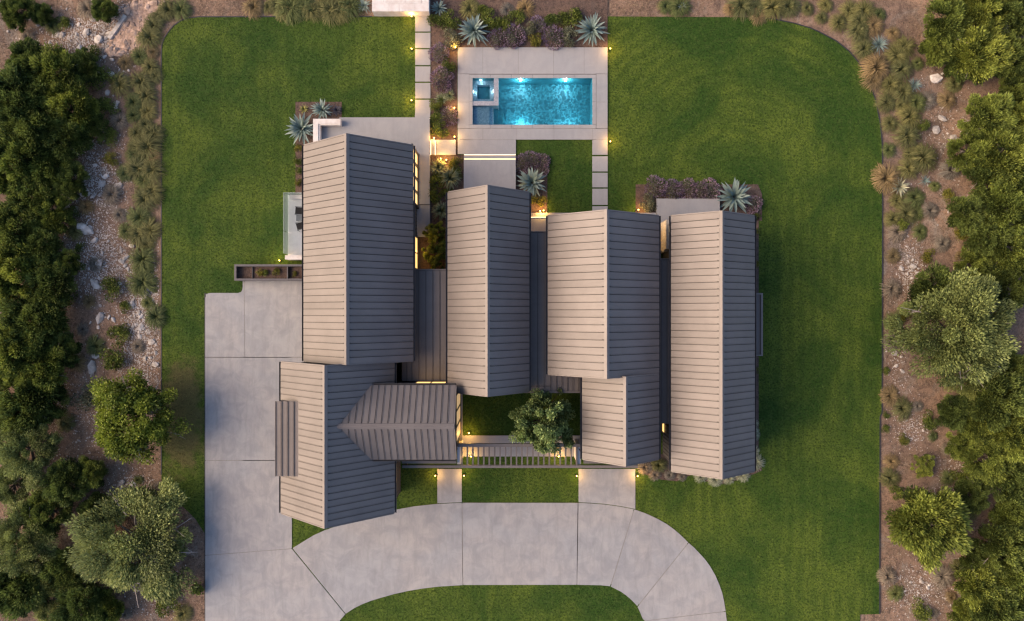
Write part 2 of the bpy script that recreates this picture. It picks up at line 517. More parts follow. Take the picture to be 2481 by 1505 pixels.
keep = ~((cx[:, 0] > PX0 - 0.45) & (cx[:, 0] < PX1 + 0.45) & (cx[:, 1] > PY0 - 0.45) & (cx[:, 1] < PY1 + 0.45))
g = link('ground', mesh_np('ground', gv, gf[keep], smooth=True), M['soil'])
tag(g, kind='structure')

def ground_z(x, y):
    o = min(1, max(0, max(-27.8 - x, x - 29.5, y - 23.5, -40 - y) / 6.0))
    return -0.05 + o * (0.22 * math.sin(x * 0.55 + 1.3 * math.sin(y * 0.31)) + 0.16 * math.sin(y * 0.8 + x * 0.4) + 0.06 * math.sin(y * 2.1 - x * 1.7))

LAWN = [(391, 130), (392.5, 108), (398, 92), (408, 77), (421, 62), (437, 51), (455, 44), (480, 41), (902, 40), (1472, 40), (1835, 42), (1877, 47), (1923, 56), (1960, 67), (1984, 77), (2027, 100), (2057, 124), (2081, 152),
        (2101, 187), (2121, 241), (2133, 301), (2137.5, 351), (2138, 500), (2137, 1000), (2132, 1010), (2131, 1488), (2084, 1489), (2084, 1600),
        (498, 1600), (497, 1294), (473, 1257), (439, 1223), (393, 1199), (391, 1150)]
lawn_w = [xy(x, y) for x, y in LAWN]
hole = [(PX0 - 0.4, PY0 - 0.4), (PX1 + 0.4, PY0 - 0.4), (PX1 + 0.4, PY1 + 0.4), (PX0 - 0.4, PY1 + 0.4)]
v3 = [[Vector((*p, 0)) for p in lawn_w], [Vector((*p, 0)) for p in hole]]
tris = tessellate_polygon(v3)
allp = [p for l in v3 for p in l]
lm = bpy.data.meshes.new('lawn')
def up(t):
    a, b_, c_ = (allp[i] for i in t)
    return t if (b_ - a).cross(c_ - a).z > 0 else t[::-1]
lm.from_pydata([tuple(p) for p in allp], [], [up(t) for t in tris])
at_ = lm.attributes.new('tint', 'FLOAT', 'FACE'); at_.data.foreach_set('value', np.full(len(tris), 0.35, np.float32))
lawn = tag(link('lawn', lm, M['lawn']), kind='structure')

# steel edging along the lawn's curved border
def edging(pts, name, label):
    mb = MB()
    w = [Vector((*xy(*p), 0)) for p in pts]
    for a, b_ in zip(w[:-1], w[1:]):
        d = (b_ - a).normalized(); nrm = Vector((-d.y, d.x, 0)) * 0.035
        mb.prism([(a - nrm)[:2], (b_ - nrm)[:2], (b_ + nrm)[:2], (a + nrm)[:2]], -0.06, 0.035)
    return tag(mb.obj(name, M['darkmetal']), label, 'edging')
edging(LAWN[10:26], 'lawn_edging', 'thin dark steel edging along the curved right border of the lawn')
edging([(391, 1150)] + LAWN[:9], 'lawn_edging', 'thin dark steel edging along the left border of the lawn')
edging([(497, 710), (497, 1100), (497, 1560)], 'lawn_edging', 'thin dark edging strip along the left side of the driveway')

BEDS = {
    'pool_side': rect(1043.5, -70, 1108, 340), 'pool_back': rect(1108, -70, 1472, 116),
    'west_court': rect(1011, 376, 1125, 660), 'east_court': [(1250, 376), (1318, 376), (1326, 384), (1326, 518), (1250, 518)],
    'east_back': [(1540, 447), (1836, 447), (1846, 470), (1846, 535), (1540, 520)],
    'west_back': [(716, 247), (828, 247), (828, 292), (760, 292), (760, 360), (745, 470), (716, 470)],
    'front_east': [(1541, 1110), (1560, 1148), (1600, 1162), (1640, 1166), (1700, 1140), (1700, 1100), (1541, 1100)],
    'east_side': [(1800, 520), (1838, 525), (1838, 700), (1838, 1100), (1846, 1140), (1800, 1160), (1740, 1175), (1690, 1160), (1690, 1120), (1800, 1120)],
}
bed_obj = empty('planting_bed', (0, 0, 0)); tag(bed_obj, kind='structure')
for k, p in BEDS.items():
    slab(p, -0.03, 0.022, 'bed_soil', M['mulch'], bed_obj)

# ------------------------------------------------------------------ driveway, paths, pool deck, patios
outer1 = [(709.3, 1328), (735.7, 1311.6), (760, 1297), (786.8, 1284.7), (815, 1275), (849.3, 1265), (900, 1249.5), (957.3, 1235), (1005.6, 1226.4), (1059.5, 1220.7), (1118.7, 1218)]
inner1 = [(1121, 1417.3), (1062.4, 1421), (1025, 1425.5), (991.4, 1431), (955, 1439), (923.2, 1448), (900, 1455), (877.7, 1463.6), (858, 1473.5), (838, 1486.5)]
outer2 = [(1537, 1234), (1566, 1244.5), (1594.3, 1257.8), (1616, 1270), (1635, 1284), (1652, 1299)]
outer3 = [(1668.5, 1315.5), (1682, 1327), (1693.7, 1339.6), (1708, 1355), (1720, 1371.8), (1733, 1394), (1743.4, 1418.5), (1750, 1438), (1754.5, 1459.4), (1757.5, 1480)]
inner2 = [(1543.8, 1469), (1536, 1459.5), (1527, 1450.7), (1516, 1441.5), (1503.7, 1433), (1491, 1426.5), (1480, 1421)]
inner3 = [(1559.5, 1504), (1556.3, 1497.4), (1551, 1484), (1544.8, 1470.3)]
g1 = 0.8
DRIVE = [
    [(498, 865), (498, 722), (500, 715), (504, 711.5), (510, 710), (577, 710), (584, 708), (587.5, 703), (588.5, 696), (588.5, 681), (591.2, 681), (593, 865)],
    [(592.8, 681), (738, 681), (738, 865), (594.4, 865)],
    rect(498, 866.6, 742, 1114.6),
    [(498, 1116.2), (742, 1116.2), (742, 1190), (707.5, 1190), (707.5, 1328.2), (498, 1344.5)],
    [(498, 1346.2), (707.8, 1330), (836.8, 1488), (824.6, 1502), (808, 1524), (790, 1570), (498, 1570)],
    outer1 + inner1,
    [(1120.4, 1218), (1399.6, 1218.2), (1396.8, 1416.5), (1122.5, 1417)],
    [(1401.2, 1218.2), (1430, 1219.5), (1463, 1222), (1500, 1227), (1535.4, 1233.6), (1477.8, 1420), (1455, 1417.6), (1398.4, 1416.6)],
    outer2 + [(1667, 1314), (1543.6, 1468)] + inner2[1:],
    outer3 + [(1560.5, 1503)] + inner3[1:],
    [(1757.8, 1481.8), (1760.3, 1503), (1763, 1570), (1563, 1570), (1560.8, 1505)],
    [(1059.7, 1136), (1118.8, 1136), (1118.8, 1216.6), (1059.7, 1219.2)],
    [(1401.8, 1136), (1539, 1136), (1539, 1233), (1500, 1225.6), (1463, 1220.5), (1430, 1218), (1401.8, 1216.8)],
]
drive = tag(empty('driveway'), kind='structure')
for p in DRIVE:
    slab(p, -0.02, 0.045, 'slab', M['drive'], drive)
# dark joint bed under the slabs
JB = MB()
for p in (rect(499, 712, 590, 866), rect(589, 683, 737, 1190), rect(499, 864, 706, 1570), [(715, 1330), (790, 1288), (957, 1240), (1119, 1223), (1122, 1411), (991, 1424), (880, 1456), (838, 1478)],
          rect(1118, 1220, 1402, 1414), [(1398, 1221), (1533, 1238), (1590, 1261), (1632, 1287), (1663, 1317), (1715, 1373), (1740, 1422), (1753, 1480), (1757, 1560), (1567, 1560), (1562, 1500), (1549, 1464), (1520, 1438), (1484, 1415), (1398, 1412)]):
    JB.prism([xy(*q) for q in p], -0.03, 0.039)
JB.obj('joint_bed', M['joint'], drive)

def pave(name, rects_, z0, z1, mat, gap=0.0):
    root = tag(empty(name), kind='structure')
    for p in rects_:
        if len(p) == 4 and not isinstance(p[0], tuple):
            p = rect(*p)
        slab(p, z0, z1, 'paver', mat, root)
    return root

pv = [40] + [78.6, 118.7, 160, 200, 240.8] + [277]
step_path = pave('paver_path', [(1006.3, a + (1.7 if i else 0), 1043, b - 1.7) for i, (a, b) in enumerate(zip(pv[:-1], pv[1:]))], -0.02, 0.06, M['deck'])
pv2 = [377.5, 417.5, 456, 498.4, 524]
east_path = pave('paver_path', [(1435, a + 1.7, 1472, b - 1.7) for a, b in zip(pv2[:-1], pv2[1:])], -0.02, 0.06, M['deck'])
LEV_H, LEV_D = 0.40, 0.10          # house terrace level, pool deck level
g2 = 0.45
tx = [1108.8, 1170, 1255.6, 1341, 1415, 1472]
deck_r = [(a + g2, 116, b - g2, 179.8) for a, b in zip(tx[:-1], tx[1:])]
deck_r += [(1109.2, 180.6, 1136.2, 248), (1109.2, 248.8, 1136.2, 312), (1444.8, 180.6, 1471.6, 248), (1444.8, 248.8, 1471.6, 312)]
bx_ = [1108.8, 1170, 1250.5, 1342, 1434.6, 1472]
deck_r += [(a + g2, 312.8, b - g2, 339) for a, b in zip(bx_[:-1], bx_[1:])]
deck_r += [(1109.2, 339.8, 1250, 374), (1435, 339.8, 1471.6, 375.8)]
deck = pave('pool_deck', deck_r, -0.03, LEV_D, M['deck'])
DB = MB()
for p in (rect(1110, 117, 1471, 181), rect(1110, 179, 1138, 340), rect(1443, 179, 1471, 340), rect(1110, 311, 1471, 338), rect(1110, 337, 1249, 373)):
    DB.prism([xy(*q) for q in p], -0.028, LEV_D - 0.006)
DB.obj('joint_bed', M['joint'], deck)

terr = tag(empty('terrace'), kind='structure')
# north-west terrace
slab([(825.5, 288), (1042.6, 288), (1042.6, 497), (1010, 497), (1010, 380), (771, 380), (771, 300), (825.5, 300)], -0.02, LEV_H, 'paver', M['deck'], terr)
slab(rect(1010, 498, 1042.6, 575), -0.02, LEV_H - 0.06, 'paver', M['deck'], terr)
# steps up from the paver path
slab(rect(1006.3, 276, 1043, 282), -0.02, 0.18, 'step', M['deck'], terr)
slab(rect(1006.3, 282, 1043, 288), -0.02, 0.29, 'step', M['deck'], terr)
# link slab and steps between terrace and deck
slab(rect(1055.5, 340, 1104.4, 376), -0.02, 0.16, 'paver', M['deck'], terr)
slab(rect(1043.4, 340, 1055, 376), -0.02, 0.28, 'step', M['deck'], terr)
slab(rect(1105.2, 340, 1108.6, 376), -0.02, 0.05, 'gravel_strip', M['mulch'], terr)
# steps down from deck to the middle wing's terrace
slab(rect(1124.5, 375, 1249.5, 385), -0.02, 0.25, 'step', M['deck'], terr)
slab(rect(1124.5, 386, 1249.5, 480), -0.02, LEV_H, 'paver', M['deck'], terr)
# terraces behind the third and fourth wings
slab(rect(1281, 517, 1588, 575), -0.02, 0.30, 'paver', M['deck'], terr)
slab(rect(1588.6, 483, 1740.8, 560), -0.02, 0.34, 'paver', M['deck'], terr)
# court walk behind the pergola
slab(rect(1108, 1055, 1408, 1105.5), -0.02, 0.10, 'paver', M['deck'], terr)
# led strips at the step noses
def led(px0, py0, px1, py1, z, parent):
    a, b_ = at(px0, py1, z), at(px1, py0, z)
    return MB().box(a.x, b_.x, a.y, b_.y, z - 0.03, z + 0.012).obj('led_strip', M['led'], parent)
led(1124.8, 374.2, 1249.2, 376.0, 0.25, terr)
led(1124.8, 384.6, 1249.2, 386.4, LEV_H, terr)
led(1042.8, 340.4, 1044.4, 375.6, LEV_H, terr)
led(1053.8, 340.4, 1055.4, 375.6, 0.28, terr)
led(1006.6, 286.6, 1042.6, 287.6, LEV_H - 0.05, terr)
led(1006.6, 281.4, 1042.6, 282.2, 0.27, terr)
led(1283, 525.8, 1324, 527.2, 0.33, terr)

# ------------------------------------------------------------------ pool
pool = empty('swimming_pool', ((PX0 + PX1) / 2, (PY0 + PY1) / 2, 0))
tag(pool, 'rectangular turquoise swimming pool with corner spa set in the pale deck', 'pool')
WZ, PF = -0.02, -1.45
def pxm(px): return (px - 1240.5) / PPM
def pym(py): return (752.5 - py) / PPM
MB().box(PX0 - 0.2, PX1 + 0.2, PY0 - 0.2, PY1 + 0.2, PF - 0.2, PF).obj('floor', M['pool'], pool)
for a in ((PX0 - 0.2, PX0, PY0 - 0.2, PY1 + 0.2), (PX1, PX1 + 0.2, PY0 - 0.2, PY1 + 0.2), (PX0, PX1, PY0 - 0.2, PY0), (PX0, PX1, PY1, PY1 + 0.2)):
    MB().box(*a, PF + 0.002, LEV_D - 0.02).obj('side_wall', M['pool'], pool)
# coping
cw = 8.7
c0 = (POOL[0] - cw, POOL[1] - 9, POOL[2] + 9, POOL[3] + 9)
cx_ = np.linspace(c0[0], c0[2], 7)
def cop(r_):
    a, b_ = xy(r_[0] + 0.3, r_[3] - 0.3), xy(r_[2] - 0.3, r_[1] + 0.3)
    MB().box(a[0], b_[0], a[1], b_[1], -0.02, LEV_D + 0.012).obj('coping', M['deck'], pool)
for a, b_ in zip(cx_[:-1], cx_[1:]):
    cop((a, c0[1], b_, POOL[1])); cop((a, POOL[3], b_, c0[3]))
ym = (POOL[1] + POOL[3]) / 2
for ya, yb in ((POOL[1], ym), (ym, POOL[3])):
    cop((c0[0], ya, POOL[0], yb)); cop((POOL[2], ya, c0[2], yb))
# spa
sx, sy, sxo, syo = pxm(1196.4), pym(246), pxm(1207.8), pym(256.3)
MB().box(sx, sxo, syo, PY1, PF, LEV_D - 0.02).obj('spa_wall', M['tile'], pool)
MB().box(PX0, sx, syo, sy, PF, LEV_D - 0.02).obj('spa_wall', M['tile'], pool)
MB().box(PX0, sx, sy, PY1, PF, -0.95).obj('spa_floor', M['pool'], pool)
bw = 0.33
for a in ((PX0, PX0 + bw, sy, PY1), (sx - bw, sx, sy, PY1), (PX0 + bw, sx - bw, sy, sy + bw), (PX0 + bw, sx - bw, PY1 - bw, PY1)):
    MB().box(*a, -0.94, -0.48).obj('spa_bench', M['pool_shelf'], pool)
# sun shelf and steps
MB().box(PX0, pxm(1185), PY0, syo, PF, -0.28).obj('sun_shelf', M['pool_shelf'], pool)
for i, (a, b_) in enumerate(((1185, 1195), (1195, 1206.5), (1206.5, 1219))):
    MB().box(pxm(a), pxm(b_), PY0, syo, PF, -0.55 - 0.28 * i).obj('step', M['pool_shelf'] if i == 0 else M['pool'], pool)
# water, one sheet for the pool and one for the spa
def grid_sheet(x0, x1, y0, y1, z, name):
    me = bpy.data.meshes.new(name)
    me.from_pydata([(x0, y0, z), (x1, y0, z), (x1, y1, z), (x0, y1, z)], [], [(0, 1, 2, 3)])
    return link(name, me, M['water'], pool)
mw = bpy.data.meshes.new('water')
mw.from_pydata([(PX0, PY0, WZ), (PX1, PY0, WZ), (PX1, PY1, WZ), (sxo, PY1, WZ), (sxo, syo, WZ), (PX0, syo, WZ)], [], [(0, 1, 2, 3, 4, 5)])
link('water', mw, M['water'], pool)
grid_sheet(PX0, sx, sy, PY1, WZ + 0.04, 'spa_water')

def gobo_light(name, loc, energy, color, floor_z, parent, radius=0.01, scale=2.2):
    """underwater lamp; a voronoi net in its strength imitates caustics on the pool floor"""
    d = bpy.data.lights.new(name, 'POINT')
    d.energy = energy; d.color = color; d.shadow_soft_size = radius
    d.use_nodes = True
    nt = d.node_tree
    em = nt.nodes['Emission']
    tc = nt.nodes.new('ShaderNodeTexCoord')
    sp = nt.nodes.new('ShaderNodeSeparateXYZ'); nt.links.new(tc.outputs['Normal'], sp.inputs[0])
    h = floor_z - loc[2]
    dz = math_n(nt, 'MULTIPLY', math_n(nt, 'MAXIMUM', math_n(nt, 'ABSOLUTE', sp.outputs[2]), 0.05), 1.0)
    qx = math_n(nt, 'ADD', math_n(nt, 'MULTIPLY', math_n(nt, 'DIVIDE', sp.outputs[0], dz), abs(h)), loc[0])
    qy = math_n(nt, 'ADD', math_n(nt, 'MULTIPLY', math_n(nt, 'DIVIDE', sp.outputs[1], dz), abs(h)), loc[1])
    cb = nt.nodes.new('ShaderNodeCombineXYZ'); nt.links.new(qx, cb.inputs[0]); nt.links.new(qy, cb.inputs[1])
    nz = nt.nodes.new('ShaderNodeTexNoise'); nz.inputs['Scale'].default_value = 1.6
    nt.links.new(cb.outputs[0], nz.inputs['Vector'])
    va = nt.nodes.new('ShaderNodeVectorMath'); va.operation = 'SCALE'; va.inputs['Scale'].default_value = 1.6
    nt.links.new(nz.outputs[1], va.inputs[0])
    vb = nt.nodes.new('ShaderNodeVectorMath'); vb.operation = 'ADD'
    nt.links.new(cb.outputs[0], vb.inputs[0]); nt.links.new(va.outputs[0], vb.inputs[1])
    vo = nt.nodes.new('ShaderNodeTexVoronoi'); vo.feature = 'DISTANCE_TO_EDGE'; vo.inputs['Scale'].default_value = scale
    nt.links.new(vb.outputs[0], vo.inputs['Vector'])
    e = math_n(nt, 'SUBTRACT', 1.0, ramp(nt, vo.outputs[0], 0.0, 0.28))
    s = math_n(nt, 'ADD', 0.85, math_n(nt, 'MULTIPLY', math_n(nt, 'POWER', e, 3.2), 2.2))  # bright caustic lines put into the lamp's output, not cast by the water
    nt.links.new(s, em.inputs['Strength'])
    o = bpy.data.objects.new(name, d)
    o.location = loc
    col.objects.link(o)
    o.parent = parent
    o.matrix_parent_inverse = Matrix.Translation(-WLOC[parent.name])
    return o

def pool_lamp(px, py, z, dx, dy, energy, spa=False):
    x, y = pxm(px), pym(py)
    mb = MB().tube((x, y, z), (x + dx * 0.07, y + dy * 0.07, z), 0.11, 0.09, 14)
    mb.obj('underwater_lamp', M['pool_bulb'], pool)
    gobo_light('pool_light', (x + dx * 0.22, y + dy * 0.22, z), energy, (0.72, 0.95, 1.0), -0.95 if spa else PF, pool)
pool_lamp(1261, 191, -0.32, 0, -1, 34)
pool_lamp(1370.5, 191, -0.32, 0, -1, 34)
pool_lamp(1380.7, 302.7, -0.32, 0, 1, 34)
pool_lamp(1265, 302.7, -0.75, 0, 1, 38)
pool_lamp(1164.6, 191, -0.25, 0, -1, 1.3, True)
pool_lamp(1145.8, 220, -0.25, 1, 0, 1.0, True)
pool_lamp(1196, 218, -0.25, -1, 0, 0.9, True)

# ------------------------------------------------------------------ the house
house = empty('house', (0, 0, 0))
tag(house, 'long modern house of four parallel gabled wings under grey standing seam metal roofs', 'house')

def frame_pt(axis, a, c, z):
    """a along the ridge, c across it"""
    return (c, a, z) if axis == 'y' else (a, c, z)

def gable_roof(axis, a0, a1, c0_, cr, c1, ze, zr, n, parent=house, gutters=(True, True), th=0.14):
    """standing seam gable roof; a0<a1 run of the ridge, c0_/cr/c1 eave, ridge, eave"""
    f = lambda a, c, z: frame_pt(axis, a, c, z)
    mb = MB()
    pr = [(c0_, ze), (cr, zr), (c1, ze), (c1, ze - th), (cr, zr - th), (c0_, ze - th)]
    vs_ = [f(a0 + 0.02, c, z) for c, z in pr] + [f(a1 - 0.02, c, z) for c, z in pr]
    fs = [(0, 1, 7, 6), (1, 2, 8, 7), (2, 3, 9, 8), (3, 4, 10, 9), (4, 5, 11, 10), (5, 0, 6, 11), (0, 5, 4, 1), (1, 4, 3, 2), (6, 7, 10, 11), (7, 8, 9, 10)]
    roof = mb.add(vs_, fs).obj('roof', M['seam_gap'], parent)
    w = (a1 - a0) / n
    for ce in (c0_, c1):
        dx, dz = cr - ce, zr - ze
        Ls = math.hypot(dx, dz)
        ux, uz = dx / Ls, dz / Ls
        nxn, nzn = -uz * (1 if dx > 0 else -1), abs(ux)
        def q(s_, t_, h_):
            return f(t_, s_ * ux + h_ * nxn, s_ * uz + h_ * nzn)
        pm = MB()
        def bx(s0, s1, t0, t1, h0, h1):
            pm.add([q(s0, t0, h0), q(s1, t0, h0), q(s1, t1, h0), q(s0, t1, h0), q(s0, t0, h1), q(s1, t0, h1), q(s1, t1, h1), q(s0, t1, h1)],
                   [(3, 2, 1, 0), (4, 5, 6, 7), (0, 1, 5, 4), (1, 2, 6, 5), (2, 3, 7, 6), (3, 0, 4, 7)])
        e = min(0.33, Ls * 0.12)
        bx(-0.03, Ls - 0.1, 0.03, w - 0.05, 0.004, 0.03)
        bx(0.0, Ls - e, 0.0, 0.03, 0.004, 0.06)
        me = pm.mesh('roof_panel')
        import bmesh as _b
        bm = _b.new(); bm.from_mesh(me); _b.ops.recalc_face_normals(bm, faces=bm.faces); bm.to_mesh(me); bm.free()
        for i in range(n):
            link('roof_panel', me, M['roof'], roof, f(a0 + i * w, ce, ze))
        # gutter
        sgn = -1 if dx > 0 else 1
        lo, hi = sorted((ce + sgn * 0.035, ce + sgn * 0.16))
        gm = MB()
        for (p, r_, z0, z1) in ((lo, hi, ze - 0.16, ze - 0.13), (lo if sgn < 0 else hi - 0.02, lo + 0.02 if sgn < 0 else hi, ze - 0.13, ze - 0.02)):
            x0, x1, y0, y1 = (p, r_, a0, a1) if axis == 'y' else (a0, a1, p, r_)
            gm.box(x0, x1, y0, y1, z0, z1)
        gm.obj('gutter', M['darkmetal'], roof)
    # ridge cap, folded
    capw = 0.22
    for ce in (c0_, c1):
        dx, dz = cr - ce, zr - ze
        k = capw / math.hypot(dx, dz)
        b1 = (cr - dx * k, zr - dz * k + 0.115)
        t1 = (cr, zr + 0.115)
        vs_ = [f(a0 - 0.03, *t1), f(a1 + 0.03, *t1), f(a1 + 0.03, *b1), f(a0 - 0.03, *b1)]
        vs_ += [f(a0 - 0.03, t1[0], t1[1] - 0.04), f(a1 + 0.03, t1[0], t1[1] - 0.04), f(a1 + 0.03, b1[0], b1[1] - 0.07), f(a0 - 0.03, b1[0], b1[1] - 0.07)]
        me = MB().add(vs_, [(0, 1, 2, 3), (7, 6, 5, 4), (0, 4, 5, 1), (1, 5, 6, 2), (2, 6, 7, 3), (3, 7, 4, 0)]).mesh('ridge_cap')
        import bmesh as _b
        bm = _b.new(); bm.from_mesh(me); _b.ops.recalc_face_normals(bm, faces=bm.faces); bm.to_mesh(me); bm.free()
        link('ridge_cap', me, M['trim'], roof)
    # rake trim at both gable ends
    for aa, sg in ((a0, -1), (a1, 1)):
        for ce in (c0_, c1):
            vs_ = []
            for a in (aa - 0.05 if sg < 0 else aa - 0.03, aa + 0.03 if sg < 0 else aa + 0.05):
                for (c, z) in ((ce, ze), (cr, zr)):
                    vs_ += [f(a, c, z + 0.055), f(a, c, z - 0.2)]
            me = MB().add(vs_, [(0, 1, 3, 2), (4, 6, 7, 5), (0, 2, 6, 4), (1, 5, 7, 3), (0, 4, 5, 1), (2, 3, 7, 6)]).mesh('rake_trim')
            bm = _b.new(); bm.from_mesh(me); _b.ops.recalc_face_normals(bm, faces=bm.faces); bm.to_mesh(me); bm.free()
            link('rake_trim', me, M['trim'], roof)
    return roof

def gable_wall(axis, a0, a1, c0_, cr, c1, ze, zr, mat=None, battens=True):
    """walls under a gable roof (already inset); cross-section pentagon"""
    f = lambda a, c, z: frame_pt(axis, a, c, z)
    pr = [(c0_, -0.04), (c1, -0.04), (c1, ze), (cr, zr), (c0_, ze)]
    vs_ = [f(a0, c, z) for c, z in pr] + [f(a1, c, z) for c, z in pr]
    me = MB().add(vs_, [(0, 1, 2, 3, 4), (9, 8, 7, 6, 5)] + [(i, 5 + i, 5 + (i + 1) % 5, (i + 1) % 5) for i in range(5)]).mesh('wall')
    import bmesh as _b
    bm = _b.new(); bm.from_mesh(me); _b.ops.recalc_face_normals(bm, faces=bm.faces); bm.to_mesh(me); bm.free()
    wall = link('wall', me, mat or M['siding'], house)
    if battens:
        bt = MB()
        sp = 0.28
        def bxf(aa, ab, ca, cb_, z0, z1):
            p, q_ = f(aa, ca, 0), f(ab, cb_, 0)
            bt.box(min(p[0], q_[0]), max(p[0], q_[0]), min(p[1], q_[1]), max(p[1], q_[1]), z0, z1)
        for k in range(int((a1 - a0) / sp) + 1):
            a = a0 + 0.03 + k * sp
            if a > a1 - 0.03: break
            bxf(a - 0.025, a + 0.025, c0_ - 0.035, c0_ - 0.002, 0.02, ze - 0.05)
            bxf(a - 0.025, a + 0.025, c1 + 0.002, c1 + 0.035, 0.02, ze - 0.05)
        for k in range(int((c1 - c0_) / sp) + 1):
            c = c0_ + 0.05 + k * sp
            if c > c1 - 0.05: break
            z = ze + (zr - ze) * (1 - abs(c - cr) / ((cr - c0_) if c < cr else (c1 - cr))) - 0.06
            bxf(a0 - 0.035, a0 - 0.002, c - 0.025, c + 0.025, 0.02, z)
            bxf(a1 + 0.002, a1 + 0.035, c - 0.025, c + 0.025, 0.02, z)
        b_ = bt.obj('wall_batten', M['siding'], wall)
        b_['kind'] = 'stuff'
    return wall

def wing(axis, a0, a1, c0_, cr, c1, ze, zr, n, oh=0.28, rake=0.3, **kw):
    gable_roof(axis, a0, a1, c0_, cr, c1, ze, zr, n)
    k = (zr - ze) / (cr - c0_); k1 = (zr - ze) / (c1 - cr)
    gable_wall(axis, a0 + rake, a1 - rake, c0_ + oh, cr, c1 - oh, ze + min(k, k1) * oh - 0.17, zr - 0.17, **kw)

# west wing, garage, entry cross wing, middle wing, third wing with its offset southern half, east wing
wing('y', -3.62, 11.86, -14.93, -11.12, -7.12, 4.4, 7.55, 33, rake=0.12)
wing('y', -14.48, -3.68, -16.50, -12.46, -8.43, 4.6, 8.0, 24, rake=0.35)
wing('x', -12.4, -3.92, -10.36, -7.82, -5.24, 5.8, 7.38, 19, oh=0.06, rake=0.15)
wing('y', -5.82, 8.49, -4.59, -1.66, 1.21, 4.4, 7.05, 28)
wing('y', -4.58, 6.80, 2.60, 6.42, 10.53, 4.4, 7.2, 22)
wing('y', -10.66, -4.56, 5.07, 7.80, 10.53, 4.4, 6.62, 12, rake=0.25)
wing('y', -11.58, 6.83, 11.50, 14.45, 17.46, 4.2, 6.45, 38)

def flat_roof(x0, x1, y0, y1, z, n, axis='y', wall_h=None, edge=True):
    roof = MB().box(x0, x1, y0, y1, z - 0.25, z).obj('flat_roof', M['seam_gap'], house)
    w = ((x1 - x0) if axis == 'y' else (y1 - y0)) / n
    pm = MB()
    if axis == 'y':
        pm.box(0.03, w - 0.04, 0.02, y1 - y0 - 0.02, 0.004, 0.03).box(-0.01, 0.03, 0.02, y1 - y0 - 0.02, 0.004, 0.075)
    else:
        pm.box(0.02, x1 - x0 - 0.02, 0.03, w - 0.02, 0.004, 0.03).box(0.02, x1 - x0 - 0.02, -0.01, 0.03, 0.004, 0.075)
    me = pm.mesh('roof_panel')
    for i in range(n):
        link('roof_panel', me, M['roof'], roof, (x0 + (i * w if axis == 'y' else 0), y0 + (i * w if axis == 'x' else 0), z))
    return roof
def link_walls(x0, x1, y0, y1, z):
    MB().box(x0, x1, y0, y1, -0.04, z - 0.252).obj('wall', M['siding'], house)

# low links between the wings
r1 = flat_roof(-7.36, -4.32, -5.22, 2.98, 2.95, 6)
MB().box(-7.36, -4.32, 2.984, 3.06, 2.75, 3.02).obj('fascia', M['trim'], r1)
flat_roof(-8.12, -7.365, -5.22, -3.75, 2.93, 2)
link_walls(-8.1, -4.33, -5.2, 2.75, 2.95)
r2 = flat_roof(0.94, 2.87, -5.55, 5.74, 3.2, 4)
MB().box(0.94, 2.87, 5.745, 5.82, 3.0, 3.27).obj('fascia', M['trim'], r2)
r3 = flat_roof(2.88, 5.32, -5.92, -4.29, 3.2, 6)
flat_roof(0.94, 2.87, -5.92, -5.56, 3.19, 4)
MB().box(0.9, 5.32, -6.06, -5.925, 3.0, 3.26).obj('gutter', M['trim'], r3)
link_walls(1.0, 5.3, -5.88, 5.6, 3.2)
r4 = flat_roof(10.26, 11.77, -8.3, 3.74, 3.3, 4)
MB().box(10.26, 11.77, 3.745, 3.82, 3.1, 3.37).obj('fascia', M['trim'], r4)
link_walls(10.3, 11.7, -8.2, 3.6, 3.3)
# front canopies beside the pergola
def canopy(x0, x1, y0, y1, z):
    r_ = MB().box(x0, x1, y0, y1, z - 0.22, z).obj('canopy_roof', M['roof'], house)
    return r_
canopy(-8.14, -4.12, -11.30, -10.25, 3.0)
canopy(5.3, 9.25, -11.30, -10.2, 3.0)
link_walls(-8.1, -4.4, -10.9, -10.31, 2.9)
link_walls(5.6, 8.9, -10.9, -10.42, 2.9)

# dormer on the garage roof
dm = MB()
y0d, y1d = pym(1151) * 0.89, pym(975) * 0.89
dm.hull([(-16.42, y0d, 4.3), (-14.5, y0d, 4.3), (-14.5, y0d, 6.0), (-16.42, y0d, 5.92), (-16.42, y1d, 4.3), (-14.5, y1d, 4.3), (-14.5, y1d, 6.0), (-16.42, y1d, 5.92)],
        [(0, 1, 2, 3), (7, 6, 5, 4), (3, 2, 6, 7), (0, 3, 7, 4), (1, 5, 6, 2)])
dorm = dm.obj('dormer', M['siding'], house)
sl = (6.0 - 5.92) / 1.92
for i in range(4):
    x0 = -16.46 + i * 0.43; x1 = x0 + 0.385
    za, zb = 5.92 + (x0 + 16.42) * sl + 0.02, 5.92 + (x1 + 16.42) * sl + 0.02
    zc = za + 0.035 * sl
    MB().hull([(x0, y0d - 0.08, za), (x1, y0d - 0.08, zb), (x1, y0d - 0.08, zb + 0.03), (x0 + .035, y0d - 0.08, zc + 0.03), (x0 + .035, y0d - 0.08, zc + 0.09), (x0, y0d - 0.08, za + 0.09),
               (x0, y1d + 0.08, za), (x1, y1d + 0.08, zb), (x1, y1d + 0.08, zb + 0.03), (x0 + .035, y1d + 0.08, zc + 0.03), (x0 + .035, y1d + 0.08, zc + 0.09), (x0, y1d + 0.08, za + 0.09)],
              [(5, 4, 3, 2, 1, 0), (6, 7, 8, 9, 10, 11), (0, 1, 7, 6), (1, 2, 8, 7), (2, 3, 9, 8), (3, 4, 10, 9), (4, 5, 11, 10), (5, 0, 6, 11)]).obj('roof_panel', M['roof'], dorm)
zt = 5.92 + (-14.76 + 16.42) * sl
